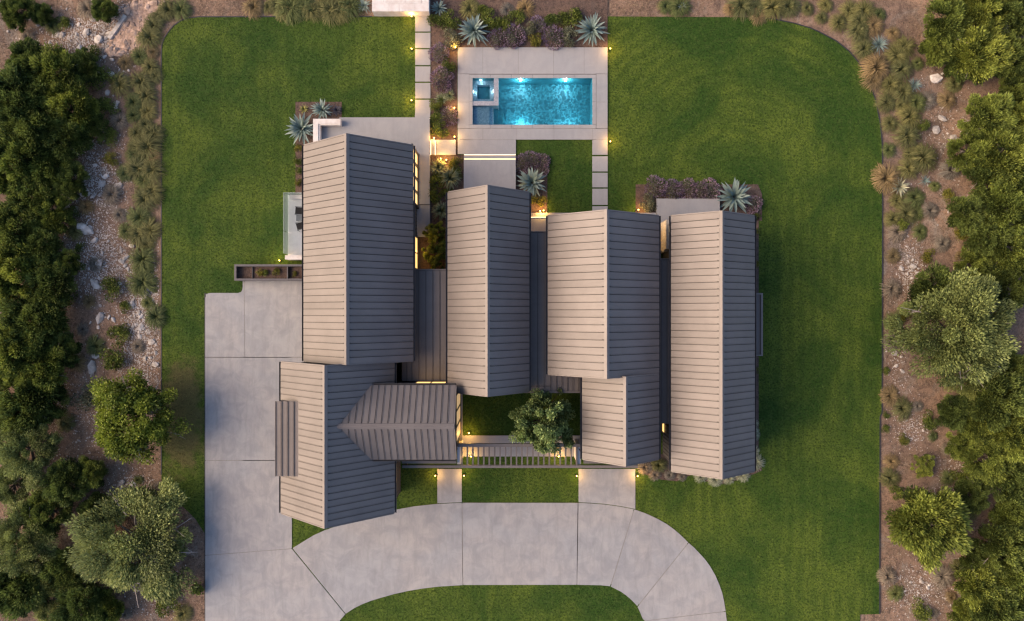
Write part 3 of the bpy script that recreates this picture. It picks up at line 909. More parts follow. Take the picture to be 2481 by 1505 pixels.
MB().hull([(-14.76, y0d - 0.08, zt + 0.02), (-14.62, y0d - 0.08, zt + 0.17), (-14.44, y0d - 0.08, zt + 0.05), (-14.44, y0d - 0.08, zt - 0.15),
           (-14.76, y1d + 0.08, zt + 0.02), (-14.62, y1d + 0.08, zt + 0.17), (-14.44, y1d + 0.08, zt + 0.05), (-14.44, y1d + 0.08, zt - 0.15)],
          [(0, 1, 2, 3), (7, 6, 5, 4), (1, 0, 4, 5), (2, 1, 5, 6), (3, 2, 6, 7), (0, 3, 7, 4)]).obj('ridge_cap', M['trim'], dorm)

# bay window box on the east wing
bay = MB().box(17.185, 18.42, pym(861) * 0.944, pym(712) * 0.944, -0.04, 2.9).obj('bay', M['siding'], house)
yb0, yb1 = pym(861) * 0.944, pym(712) * 0.944
MB().box(17.185, 18.36, yb0 + 0.06, yb1 - 0.06, 2.903, 2.94).obj('bay_roof', M['roof'], bay)
rm_ = MB()
for a in ((18.36, 18.5, yb0 - 0.05, yb1 + 0.05), (17.4, 18.358, yb1 - 0.058, yb1 + 0.05), (17.4, 18.358, yb0 - 0.05, yb0 + 0.058)):
    rm_.box(*a, 2.82, 3.06)
rm_.obj('bay_rim', M['trim'], bay)

# windows -----------------------------------------------------------------
def window(plane, u0, u1, z0, z1, c, n, mat, facing, depth=0.05, fw=0.05):
    """plane 'x': window lies in plane x=c and runs along y; facing +-1"""
    fr_ = MB()
    def b3(ua, ub, za, zb, d0, d1):
        lo, hi = sorted((c + facing * d0, c + facing * d1))
        if plane == 'x': fr_.box(lo, hi, ua, ub, za, zb)
        else: fr_.box(ua, ub, lo, hi, za, zb)
    us = np.linspace(u0, u1, n + 1)
    for u in us: b3(u - fw / 2, u + fw / 2, z0, z1, 0.038, 0.038 + depth + 0.03)
    b3(u0 - fw, u1 + fw, z0 - fw, z0 - 0.001, 0.038, 0.038 + depth + 0.03); b3(u0 - fw, u1 + fw, z1 + 0.001, z1 + fw, 0.038, 0.038 + depth + 0.03)
    w_ = fr_.obj('window', M['darkmetal'], house)
    for a, b_ in zip(us[:-1], us[1:]):
        mb = MB()
        lo, hi = sorted((c + facing * 0.04, c + facing * 0.06))
        if plane == 'x': mb.box(lo, hi, a + fw / 2 + .002, b_ - fw / 2 - .002, z0, z1)
        else: mb.box(a + fw / 2 + .002, b_ - fw / 2 - .002, lo, hi, z0, z1)
        mb.obj('pane', mat, w_)
    return w_
wx = -7.40
window('x', pym(497) * 0.97, pym(367) * 0.97, 0.45, 3.5, wx, 4, M['window_warm'], 1, depth=0.12, fw=0.11)
window('x', 3.2, 5.6, 0.45, 2.6, wx, 2, M['window_glow'], 1)
window('y', -6.95, -4.75, 3.25, 5.35, -5.30, 2, M['window_glow'], 1)
window('x', -9.55, -6.05, 0.5, 4.6, -4.07, 3, M['window_soft'], 1, fw=0.09)
MB().box(-4.06, -3.86, -10.2, -5.6, -0.02, 0.42).obj('plinth', M['deck'], house)
window('x', -9.42, -8.35, 0.15, 1.05, 11.78, 1, M['window_glow'], -1)
window('x', 3.9, 6.2, 0.45, 2.7, 10.26, 2, M['window_soft'], 1)
window('y', 1.3, 2.5, 0.4, 2.5, 5.61, 1, M['window_soft'], 1)
# limestone facing in the gap beside the east wing and end of the stone wall
sw = tag(empty('garden_wall', (11.5, 5.5, 0)), 'pale rough limestone wall lit warmly in the gap between the two right wings', 'wall')
for i in range(5):
    for j in range(4):
        y_ = 4.45 + i * 0.46 + (0.12 if j % 2 else 0)
        MB().box(11.42, 11.73 - 0.01 * ((i + j) % 3), y_, min(y_ + 0.445, 6.72), 0.0 + j * 0.72, 0.71 + j * 0.72).obj('stone', M['stone_patch'], sw)

# downpipe clips on the gutters: one downpipe per eave corner in view
for (x, y, z) in ((-4.75, -5.5, 4.2), (1.36, -5.5, 4.2), (5.0, -10.3, 4.2), (10.66, 6.4, 4.2)):
    MB().tube((x, y, 0.1), (x, y, z), 0.04, 0.04, 8).obj('downpipe', M['darkmetal'], house)

# ------------------------------------------------------------------ pergola
pg = empty('pergola', (0.4, -10.7, 0))
tag(pg, 'grey slatted pergola spanning the front court between the entry wing and third wing', 'pergola')
ZP = 3.0
MB().box(-4.02, 5.02, -10.07, -9.83, ZP - 0.25, ZP).obj('beam', M['trim'], pg)
MB().box(-8.1, 9.3, -11.62, -11.43, ZP - 0.25, ZP + 0.02).obj('beam', M['trim'], pg)
slat_me = MB().box(-0.055, 0.055, -11.428, -10.072, ZP - 0.2, ZP - 0.01).mesh('slat')
for i in range(22):
    link('slat', slat_me, M['trim'], pg, (-3.70 + i * 0.4035, 0, 0))
for x in (-3.94, 4.98):
    MB().box(x - 0.13, x + 0.13, -11.41, -10.1, -0.02, ZP - 0.26).obj('end_wall', M['white'], pg)
for x in (-7.9, 9.1):
    MB().box(x - 0.06, x + 0.06, -11.58, -11.47, -0.02, ZP - 0.26).obj('post', M['darkmetal'], pg)

# ------------------------------------------------------------------ side terrace, furniture, planter, bench, stone wall
bal = empty('glass_balustrade', (-17, 6.2, 0))
tag(bal, 'frameless green tinted glass balustrade around the small white side terrace', 'balustrade')
tz = 0.35
xa, xb = pxm(701) , -14.7
ya, yb = pym(631), pym(474)
st = tag(empty('side_terrace'), kind='structure')
MB().box(xa, xb, ya, yb, -0.03, tz).obj('paver', M['white'], st)
zz = tz + 1.15
ysplit = pym(565)
for (y0, y1) in ((ya + 0.42, ysplit - 0.02), (ysplit + 0.02, yb - 0.02)):
    MB().box(xa + 0.02, xa + 0.045, y0, y1, tz + 0.004, zz).obj('glass_panel', M['glass'], bal)
MB().box(xa + 0.06, xb, yb - 0.045, yb - 0.02, tz + 0.004, zz).obj('glass_panel', M['glass'], bal)
sd = tag(empty('low_wall', (-16, yb, 0)), 'low white wall closing the north end of the side terrace', 'wall')
MB().box(xa + 0.3, xb, yb - 0.36, yb - 0.06, tz + 0.004, tz + 0.35).obj('wall_body', M['white'], sd)
MB().box(xa + 0.28, xb, yb - 0.38, yb - 0.058, tz + 0.353, tz + 0.40).obj('cap', M['limestone'], sd)
sd = tag(empty('low_wall', (-16, ya, 0)), 'low white wall beside the dark planter at the terrace south end', 'wall')
MB().box(xa + 0.02, xb, ya, ya + 0.30, tz + 0.004, tz + 0.62).obj('wall_body', M['white'], sd)
MB().box(xa, xb, ya - 0.01, ya + 0.32, tz + 0.623, tz + 0.68).obj('cap', M['limestone'], sd)

def chair(loc, rot, label):
    t = empty('lounge_chair', loc)
    t.rotation_euler.z = rot
    MB().box(-0.27, 0.27, -0.27, 0.27, 0.36, 0.46).obj('seat', M['cushion'], t, local=True)
    MB().hull([(-0.27, 0.24, 0.45), (0.27, 0.24, 0.45), (0.27, 0.32, 0.45), (-0.27, 0.32, 0.45), (-0.27, 0.42, 0.92), (0.27, 0.42, 0.92), (0.27, 0.49, 0.92), (-0.27, 0.49, 0.92)],
              [(3, 2, 1, 0), (4, 5, 6, 7), (0, 1, 5, 4), (1, 2, 6, 5), (2, 3, 7, 6), (3, 0, 4, 7)]).obj('backrest', M['cushion'], t, local=True)
    for x in (-0.29, 0.29):
        MB().box(x - 0.02, x + 0.02, -0.27, 0.34, 0.60, 0.64).obj('armrest', M['chairmetal'], t, local=True)
        for y in (-0.25, 0.3):
            MB().box(x - 0.018, x + 0.018, y - 0.018, y + 0.018, 0, 0.6).obj('leg', M['chairmetal'], t, local=True)
    return tag(t, label, 'chair', 'chairs on the side terrace')
chair((*xy(724, 511, 0.8), tz), R(-95), 'black cushioned chair nearer the white wall on the side terrace')
chair((*xy(727, 548, 0.8), tz), R(-75), 'black cushioned chair turned slightly askew on the side terrace')
tb = tag(empty('side_table', (*xy(729, 529, 0.4), tz)), 'small grey table between the two black terrace chairs', 'table')
MB().box(-0.24, 0.24, -0.26, 0.26, 0.42, 0.45).obj('table_top', M['chairmetal'], tb, local=True)
for x in (-0.2, 0.2):
    for y in (-0.22, 0.22):
        MB().box(x - 0.015, x + 0.015, y - 0.015, y + 0.015, 0, 0.42).obj('leg', M['chairmetal'], tb, local=True)

# planter trough
pz = 0.75
px0, px1, py0, py1 = xy(567.5, 680, pz)[0], xy(736, 680, pz)[0] , xy(567, 680, pz)[1], xy(567, 640.5, pz)[1]
px1 = min(px1, -15.0)
plt_ = tag(empty('planter_box', ((px0 + px1) / 2, (py0 + py1) / 2, 0)), 'long dark steel planter trough between the parking pad and the side terrace', 'planter')
t_ = 0.16
for a in ((px0, px0 + t_, py0, py1), (px0 + t_, px1, py0, py0 + t_), (px0 + t_, px1, py1 - t_, py1)):
    MB().box(*a, -0.03, pz).obj('side', M['steel'], plt_)
xd = xy(695, 660, pz)[0]
MB().box(xd - 0.04, xd + 0.04, py0 + t_, py1 - t_, -0.03, pz - 0.12).obj('divider', M['steel'], plt_)
xd2 = xy(608, 660, pz)[0]
MB().box(xd2 - 0.02, xd2 + 0.02, py0 + t_, py1 - t_, 0.25, pz - 0.25).obj('divider', M['steel'], plt_)
MB().box(px0 + t_, px1, py0 + t_ + .001, py1 - t_ - .001, 0.0, 0.38).obj('planting_soil', M['mulch'], plt_)

# L-shaped bench wall
bn = tag(empty('bench', (-14.5, 14.5, 0)), 'L-shaped white limestone bench at the corner of the back terrace', 'bench')
bz = LEV_H + 0.5
def bx_px(x0, y0, x1, y1, z0, z1):
    a, b_ = at(x0, y1, z1), at(x1, y0, z1)
    return MB().box(a.x, b_.x, a.y, b_.y, z0, z1)
bx_px(758.5, 288, 771, 345, -0.02, bz).obj('arm', M['limestone'], bn)
bx_px(771.1, 288, 825, 300, -0.02, bz).obj('arm', M['limestone'], bn)
bx_px(771.2, 300.1, 776, 345, -0.02, bz - 0.06).obj('seat', M['limestone'], bn)
bx_px(776.2, 300.1, 825, 303.5, -0.02, bz - 0.06).obj('seat', M['limestone'], bn)
# stone wall at the head of the paver path
sw = tag(empty('retaining_wall', (-8.6, 23.1, 0)), 'white limestone block wall at the top end of the paver path', 'wall')
wy = pym(40); wx0, wx1 = pxm(907), pxm(1042.5)
cuts = [wx0, wx0 + 1.3, wx0 + 2.1, wx0 + 3.3, wx1]
for k in range(4):
    MB().box(cuts[k] + 0.006, cuts[k + 1] - 0.006, wy, wy + 0.62, -0.04, 0.93).obj('stone', M['limestone'], sw)
cuts2 = [wx0, wx0 + 0.9, wx0 + 2.6, wx0 + 3.8, wx1]
for r_ in range(3):
    cc = cuts2 if r_ % 2 == 0 else cuts
    for k in range(4):
        MB().box(cc[k] + 0.006, cc[k + 1] - 0.006, wy + 0.632 + r_ * 0.62, wy + 1.24 + r_ * 0.62, -0.04, 0.93 + 0.006 * ((k + r_) % 3)).obj('stone', M['limestone'], sw)

# ------------------------------------------------------------------ path lights
bulb_me = None
def lamp_parts(root, energy, color=(1.0, 0.52, 0.12), h=0.30):
    MB().tube((0, 0, -0.03), (0, 0, h), 0.022, 0.018, 8).obj('post', M['darkmetal'], root, local=True)
    mb = MB().tube((0.0, 0.0, h + 0.002), (0.0, 0.0, h + 0.03), 0.055, 0.06, 12)
    mb.obj('lamp_base', M['darkmetal'], root, local=True)
    hb = MB()
    n = 10
    prof = [(0.0001, h + 0.17), (0.035, h + 0.158), (0.052, h + 0.12), (0.052, h + 0.07), (0.04, h + 0.032)]
    vs_ = []
    for r_, z in prof:
        for i in range(n):
            a = 2 * math.pi * i / n
            vs_.append((r_ * math.cos(a), r_ * math.sin(a), z))
    fs = [(k * n + i, (k + 1) * n + i, (k + 1) * n + (i + 1) % n, k * n + (i + 1) % n) for k in range(len(prof) - 1) for i in range(n)]
    hb.add(vs_, fs).obj('bulb', M['bulb'], root, local=True)
    d = bpy.data.lights.new('lamp_light', 'POINT')
    d.energy = energy; d.color = color; d.shadow_soft_size = 0.05
    o = bpy.data.objects.new('lamp_light', d)
    o.location = (0, 0, h + 0.24)
    col.objects.link(o); o.parent = root
lamp0 = empty('path_light', (0, 0, 0))
lamp_parts(lamp0, 28.0)
LAMPS = [
    (997, 38, 'path light on the lawn corner beside the white limestone block wall'),
    (997, 117, 'path light on the lawn beside the upper half of the paver path'),
    (996.5, 242, 'path light on the lawn beside the lowest pavers near the back terrace'),
    (1103, 113.5, 'path light at the top left corner of the pool deck'),
    (1479, 116.5, 'path light on the lawn at the top right corner of the pool deck'),
    (1100.5, 261, 'path light in the bed halfway along the left side of the pool deck'),
    (1101, 331, 'path light in the bed at the right end of the small link slab'),
    (1051.5, 333.5, 'path light in the bed at the left end of the small link slab'),
    (1479.4, 342, 'path light on the lawn at the lower right corner of the pool deck'),
    (1067.5, 384, 'left of two small path lights among yuccas below the link slab'),
    (1081, 387, 'right of two small path lights among yuccas below the link slab'),
    (1309, 511, 'left of two path lights beside the third wing at the small lawn'),
    (1317.5, 509.5, 'right of two path lights beside the third wing at the small lawn'),
    (1547.4, 508, 'path light in the back bed corner between third and east wings'),
    (676, 631, 'path light on the lawn above the dark planter trough'),
    (1136, 1050, 'path light in the inner court beside the entry wing windows'),
    (1054.4, 1153.4, 'path light on the left side of the narrow front walk'),
    (1124, 1153.4, 'path light on the right side of the narrow front walk'),
    (1397.5, 1154, 'path light on the left side of the wide front walk'),
    (1545.5, 1154.5, 'path light on the right side of the wide front walk'),
    (1141, 1107, 'path light under the left end of the pergola slats'),
    (1354, 1107, 'path light under the right end of the pergola slats'),
]
for i, (x, y, lab) in enumerate(LAMPS):
    o = lamp0 if i == 0 else copy_tree(lamp0)
    o.location = (*xy(x, y, 0.5), 0.0)
    tag(o, lab, 'lamp', 'garden path lights')
# wall sconce glowing on the west wing's court wall
sc_ = tag(empty('wall_lamp', (-7.28, 4.45, 2.2)), 'warm wall lamp shining onto the bushy shrub in the side court', 'lamp')
MB().box(-0.02, 0.06, -0.06, 0.06, -0.12, 0.12).obj('lamp_body', M['darkmetal'], sc_, local=True)
MB().box(0.063, 0.10, -0.045, 0.045, -0.09, 0.09).obj('bulb', M['bulb'], sc_, local=True)
d = bpy.data.lights.new('lamp_light', 'POINT'); d.energy = 22; d.color = (1, 0.58, 0.15); d.shadow_soft_size = 0.06
o = bpy.data.objects.new('lamp_light', d); o.location = (0.2, 0, 0); col.objects.link(o); o.parent = sc_
# lamp in the gap beside the limestone facing
sc_ = tag(empty('wall_lamp', (10.3, 6.0, 2.0)), 'warm wall lamp on the third wing facing the rough limestone wall', 'lamp')
MB().box(-0.02, 0.06, -0.06, 0.06, -0.12, 0.12).obj('lamp_body', M['darkmetal'], sc_, local=True)
MB().box(0.063, 0.10, -0.045, 0.045, -0.09, 0.09).obj('bulb', M['bulb'], sc_, local=True)
d = bpy.data.lights.new('lamp_light', 'POINT'); d.energy = 10; d.color = (1, 0.68, 0.32); d.shadow_soft_size = 0.06
o = bpy.data.objects.new('lamp_light', d); o.location = (0.3, 0, 0.1); col.objects.link(o); o.parent = sc_

# ------------------------------------------------------------------ plants
def agave_leaf_mesh(name, length, width, droop, r):
    """curved channelled lance leaf along +x, rising then drooping"""
    n = 7
    ts = np.linspace(0, 1, n)
    prof = np.array([0.55, 0.8, 1.0, 0.95, 0.75, 0.42, 0.02])
    v = []
    for t, w in zip(ts, prof):
        x = length * t
        z = -droop * length * (t ** 2.2)
        w_ = width * w * 0.5
        v += [(x, -w_, z + 0.30 * w_ * 1.2), (x, 0, z - 0.05 * w_), (x, w_, z + 0.30 * w_ * 1.2)]
    f = []
    tint = []
    for i in range(n - 1):
        a = i * 3
        f += [(a, a + 3, a + 4, a + 1), (a + 1, a + 4, a + 5, a + 2)]
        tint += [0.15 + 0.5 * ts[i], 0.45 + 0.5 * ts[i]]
    return mesh_np(name, np.array(v), np.array(f), tint, smooth=False)
AG_LEAF = {}
def agave(px, py, rad, mat, label, nleaf=40, group='agave plants', wfac=0.17, z=0.0, name='agave', cat='agave'):
    p = at(px, py, z + 0.3)
    root = empty(name, (p.x, p.y, z))
    root.rotation_euler.z = random.uniform(0, 6.28)
    R_ = rad / PPM
    key = (mat, wfac)
    if key not in AG_LEAF:
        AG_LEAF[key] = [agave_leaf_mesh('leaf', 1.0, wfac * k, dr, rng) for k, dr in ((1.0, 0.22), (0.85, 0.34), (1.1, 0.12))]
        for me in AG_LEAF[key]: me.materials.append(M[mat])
    for i in range(nleaf):
        t = i / (nleaf - 1)
        o = bpy.data.objects.new('leaf', AG_LEAF[key][i % 3])
        elev = R(6 + 72 * t ** 1.35) + random.uniform(-0.08, 0.08)
        ln = R_ * (1.08 - 0.42 * t + random.uniform(-0.1, 0.1))
        o.scale = (ln, ln * (1.0 + 0.25 * t), ln)
        o.rotation_euler = (random.uniform(-0.25, 0.25), -elev, i * 2.39996 + random.uniform(-0.15, 0.15))
        a = i * 2.39996
        o.location = (0.06 * R_ * math.cos(a), 0.06 * R_ * math.sin(a), 0.12 * R_ + 0.14 * t * R_)
        col.objects.link(o); o.parent = root
    return tag(root, label, cat, group)
agave(1148, 75, 40, 'agave', 'large blue green agave at the upper left of the pool planting', 46)
agave(1433.5, 73, 39, 'agave', 'large blue green agave at the upper right of the pool planting', 44)
agave(780, 266, 28, 'agave', 'medium blue agave in the small bed behind the white bench', 34)
agave(730.5, 312, 38, 'agave', 'large blue agave overhanging the lawn left of the white bench', 44)
agave(1289, 443, 38, 'agave', 'broad blue agave beside the lavender mound near the small lawn', 40, wfac=0.21)
agave(1778, 478, 45, 'agave', 'largest blue agave at the top corner of the east wing', 38, wfac=0.19)
agave(881, 12, 19, 'agave', 'blue agave at the photo top left of the white block wall', 30)
agave(1063, 18, 21, 'agave', 'blue agave at the photo top right of the white block wall', 30, wfac=0.21)
agave(2131, 107, 25, 'agave', 'spiky blue green agave among grasses at the curved lawn corner', 46, wfac=0.09)
agave(2219, 205, 20, 'agave', 'spiky blue green agave at the outer rim of the right grass border', 40, wfac=0.09)
agave(2180, 453, 26, 'agave_pale', 'pale cream agave at the lower end of the right grass border', 30, wfac=0.16)
agave(2244, 437, 15, 'agave', 'small blue agave on bare soil right of the pale cream agave', 30, wfac=0.1)
agave(735, 263, 13, 'agave_lime', 'small lime green succulent in the bed behind the white bench', 24, wfac=0.16)
agave(815, 266, 14, 'agave_dark', 'dark purple succulent at the right end of the bench bed', 30, wfac=0.26)
agave(1655, 12, 13, 'agave', 'small blue agave at the photo top beside a dark green tuft', 28, wfac=0.12)

# tussocks and yuccas: arching blades
def tussock_mesh(name, nblade, rad, height, width, droop, r):
    seg = 4
    ts = np.linspace(0, 1, seg + 1)
    az = r.uniform(0, 2 * np.pi, nblade)
    reach = rad * (0.25 + 0.75 * np.sqrt(r.uniform(0, 1, nblade)))
    h = height * r.uniform(0.55, 1.1, nblade) * (1.15 - 0.55 * reach / rad)
    w = width * r.uniform(0.6, 1.2, nblade)
    base_r = r.uniform(0, 0.10, nblade) * rad
    curl = r.normal(0, 0.25, nblade)
    V = np.zeros((nblade, seg + 1, 2, 3))
    for k, t in enumerate(ts):
        rr = base_r + reach * (t ** 0.85)
        z = h * (np.sin(np.pi * 0.5 * min(1, t * 1.45)) - droop * max(0, t - 0.35) ** 1.5 * 1.9)
        a = az + curl * t
        x, y = rr * np.cos(a), rr * np.sin(a)
        ww = w * (1 - t) ** 0.7 * 0.5 + 0.003
        V[:, k, 0] = np.stack([x - np.sin(a) * ww, y + np.cos(a) * ww, np.maximum(z, 0.01)], -1)
        V[:, k, 1] = np.stack([x + np.sin(a) * ww, y - np.cos(a) * ww, np.maximum(z, 0.01)], -1)
    idx = np.arange(nblade * (seg + 1) * 2).reshape(nblade, seg + 1, 2)
    f = np.stack([idx[:, :-1, 0], idx[:, :-1, 1], idx[:, 1:, 1], idx[:, 1:, 0]], -1).reshape(-1, 4)
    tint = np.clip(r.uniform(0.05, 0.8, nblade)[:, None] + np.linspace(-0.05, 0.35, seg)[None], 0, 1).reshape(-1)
    return mesh_np(name, V.reshape(-1, 3), f, tint)
TUS = {}
def tuss_var(mat, i):
    if (mat, i) not in TUS:
        if mat == 'yucca':
            me = tussock_mesh('yucca_leaves', 110, 1.0, 0.75, 0.085, 0.25, np.random.default_rng(50 + i))
        else:
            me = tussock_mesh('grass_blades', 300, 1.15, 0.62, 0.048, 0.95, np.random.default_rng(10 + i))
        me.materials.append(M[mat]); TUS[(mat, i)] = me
    return TUS[(mat, i)]
def tussock(px, py, rad, mat, label, group, name='grass_tussock', cat='grass'):
    p = at(px, py, 0.3)
    o = bpy.data.objects.new(name, tuss_var(mat, random.randrange(4)))
    gz = ground_z(p.x, p.y) if (p.x < -27.5 or p.x > 29 or p.y > 23) else 0.0
    o.location = (p.x, p.y, gz)
    s = rad / PPM
    o.scale = (s * random.uniform(0.9, 1.1), s * random.uniform(0.9, 1.1), s * random.uniform(0.85, 1.1))
    o.rotation_euler = (random.uniform(-0.08, 0.08), random.uniform(-0.08, 0.08), random.uniform(0, 6.28))
    col.objects.link(o)
    return tag(o, label, cat, group)
W_ROW = [(405, 20, 't'), (435, 20, 'd'), (385, 35, 't'), (368, 57, 't'), (358, 87, 't'), (365, 124, 'n'), (334, 134, 'd'), (361, 160, 't'), (372, 180, 't'), (338, 197, 't'), (351, 231, 't'),
         (321, 247, 'd'), (354, 268, 't'), (321, 278, 'd'), (348, 301, 't'), (328, 321, 't'), (368, 324, 't'), (328, 354, 't'), (354, 354, 't'), (368, 378, 'n'),
         (324, 375, 'd'), (331, 408, 't'), (364, 411, 't'), (345, 435, 'd'), (364, 465, 't'), (348, 481, 't'), (334, 527, 'd'), (358, 557, 't'), (334, 567, 't'), (350, 590, 't'),
         (341, 627, 'd'), (343, 655, 'd'), (341, 685, 'd'), (354, 734, 'd'), (374, 767, 'd')]
N_ROW = [(612, 14, 'n'), (649, 14, 't'), (668, 10, 't'), (683, 26, 't'), (704, 15, 'd'), (729, 17, 'd'), (754, 23, 't'), (780, 15, 't'), (801, 24, 't'), (822, 20, 't'), (847, 13, 'd')]
NE_ROW = [(1616, 12, 'd'), (1648, 14, 'd'), (1773, 20, 'n'), (1800, 12, 't'), (1832, 18, 't'), (1840, 34, 'n'), (1875, 15, 't'), (1914, 12, 't'), (1960, 17, 't'), (1994, 40, 't'), (2004, 8, 't'), (2034, 54, 't'), (2061, 22, 't'),
          (2087, 52, 't'), (2097, 25, 't'), (2081, 74, 't'), (2134, 33, 'd'), (2120, 60, 'n'), (2168, 77, 'n'), (2097, 116, 'y'), (2178, 132, 't'), (2196, 112, 't'), (2124, 164, 'n'), (2188, 167, 't'), (2118, 191, 'n'),
          (2161, 204, 't'), (2191, 221, 't'), (2151, 247, 't'), (2188, 252, 't'), (2225, 247, 'd'), (2161, 298, 't'), (2208, 281, 't'), (2201, 328, 't'), (2158, 361, 'd'), (2208, 371, 'y'),
          (2241, 381, 't'), (2204, 408, 't'), (2151, 431, 'n'), (2178, 485, 't'), (2221, 478, 'd'), (2168, 530, 't'), (2201, 518, 't'), (2225, 515, 'd')]
KM = {'t': 'tuss', 'd': 'tuss_dark', 'n': 'tuss_tan', 'y': 'shrub_yel'}
KW = {'t': 'yellow green', 'd': 'dark green', 'n': 'straw coloured', 'y': 'bright lime'}
for row, where, grp in ((W_ROW, 'from the top in the left lawn border', 'grasses in the left border'),
                        (N_ROW, 'from the left in the row above the upper left lawn', 'grasses above the upper left lawn'),
                        (NE_ROW, 'clockwise in the border curving round the upper right lawn', 'grasses in the right border')):
    for i, (x, y, k) in enumerate(row):
        tussock(x, y, random.choice([20, 24, 28, 31, 34, 38]) * random.uniform(0.9, 1.08), KM[k] if k != 'y' else 'tuss', f'{KW[k]} grass tuft, {ordinal(i)} {where}', grp)
for (x, y, r_, k, lab) in ((1139, 20, 30, 'tuss', 'yellow green fountain grass behind the left pool agave'), (1274, 18, 24, 'tuss_tan', 'straw coloured fountain grass at the photo top behind the pool planting'),
                           (1230, 22, 20, 'tuss_grey', 'faded grey grass clump at the photo top between fountain grasses'),
                           (1598, 1128, 21, 'tuss', 'green grass clump in the front gap between the two right wings'),
                           (1564, 1134, 20, 'tuss_grey', 'grey mauve grass clump at the right end of the front beam'), (1589, 1152, 15, 'tuss_grey', 'low grey grass clump below the green one in the front gap'),
                           (1624, 1152, 14, 'tuss_grey', 'low grey grass clump at the lower left corner of the east wing'), (1655, 1157, 12, 'tuss_grey', 'smallest grey grass clump under the east wing front gable'),
                           (1700, 1156, 16, 'tuss_pale', 'pale grass clump left of the east wing front gable tip'), (1735, 1162, 20, 'tuss_pale', 'pale grass clump just below the east wing front gable tip'), (1768, 1158, 18, 'tuss_pale', 'pale grass clump right of the east wing front gable tip'),
                           (1799, 1150, 21, 'tuss_pale', 'pale grass clump at the lower right corner of the east wing'), (1834, 1122, 21, 'tuss_pale', 'largest pale grass clump spilling onto the lawn by the east wing'),
                           (1828, 1095, 15, 'tuss_pale', 'lowest pale grass clump along the east wing right side'), (1826, 1053, 20, 'tuss_pale', 'wide pale grass clump along the east wing right side'), (1824, 1028, 15, 'tuss_pale', 'highest pale grass clump along the east wing right side')):
    tussock(x, y, r_, k, lab, 'accent grasses')
for (x, y, r_, lab) in ((1061, 404, 24, 'grey green yucca nearest the two small lamps in the court bed'), (1089, 432, 31, 'largest dark green yucca in the court bed left of the middle wing'),
                        (1069, 511, 27, 'dark green yucca lowest in the court bed beside the middle wing'), (1070, 240, 19, 'green strappy plant left of the pool deck'),
                        (1090, 230, 16, 'small green strappy plant against the left edge of the pool deck')):
    tussock(x, y, r_, 'yucca', lab, 'yuccas', 'yucca', 'yucca')

def dome_points(n, r, squash=0.75, lumps=5, seed=0):
    rr = np.random.default_rng(seed)
    d = normalize(rr.normal(size=(n, 3))); d[:, 2] = np.abs(d[:, 2])
    lump = normalize(rr.normal(size=(lumps, 3))); lump[:, 2] = np.abs(lump[:, 2])
    bulge = np.max(d @ lump.T, axis=1)
    rad = r * (0.72 + 0.30 * bulge ** 3) * (0.55 + 0.45 * rr.uniform(0, 1, n) ** 0.35)
    p = d * rad[:, None]; p[:, 2] *= squash
    return p, d, rr
def bushy_mesh(name, seed, n=900, leaf=0.13, w=0.06, upbias=0.5):
    rr = np.random.default_rng(seed)
    nl = 9
    a = rr.uniform(0, 6.28, nl); q_ = np.sqrt(rr.uniform(0.02, 1, nl)) * 0.62
    lc = np.stack([q_ * np.cos(a), q_ * np.sin(a), 0.50 - 0.35 * q_ + rr.uniform(-0.06, 0.08, nl)], -1)
    lr = rr.uniform(0.24, 0.42, nl)
    li = rr.integers(0, nl, n)
    d = normalize(rr.normal(size=(n, 3))); d[:, 2] = np.where(d[:, 2] < -0.3, -d[:, 2], d[:, 2])
    p = lc[li] + d * (lr[li] * (0.45 + 0.55 * rr.uniform(0, 1, n) ** 0.4))[:, None]
    p[:, 2] = np.maximum(p[:, 2], 0.04)
    dirs = d * 0.6 + np.array([0, 0, upbias * 0.5]) + rr.normal(0, 0.7, (n, 3))
    v, f = leaf_cloud(p, dirs, rr.uniform(0.7, 1.3, n) * leaf, rr.uniform(0.7, 1.3, n) * w, rr)
    tint = np.clip(rr.normal(0.42, 0.2, nl)[li] + rr.normal(0, 0.2, n), 0, 1)
    return mesh_np(name, v, f, tint)
SH = {}
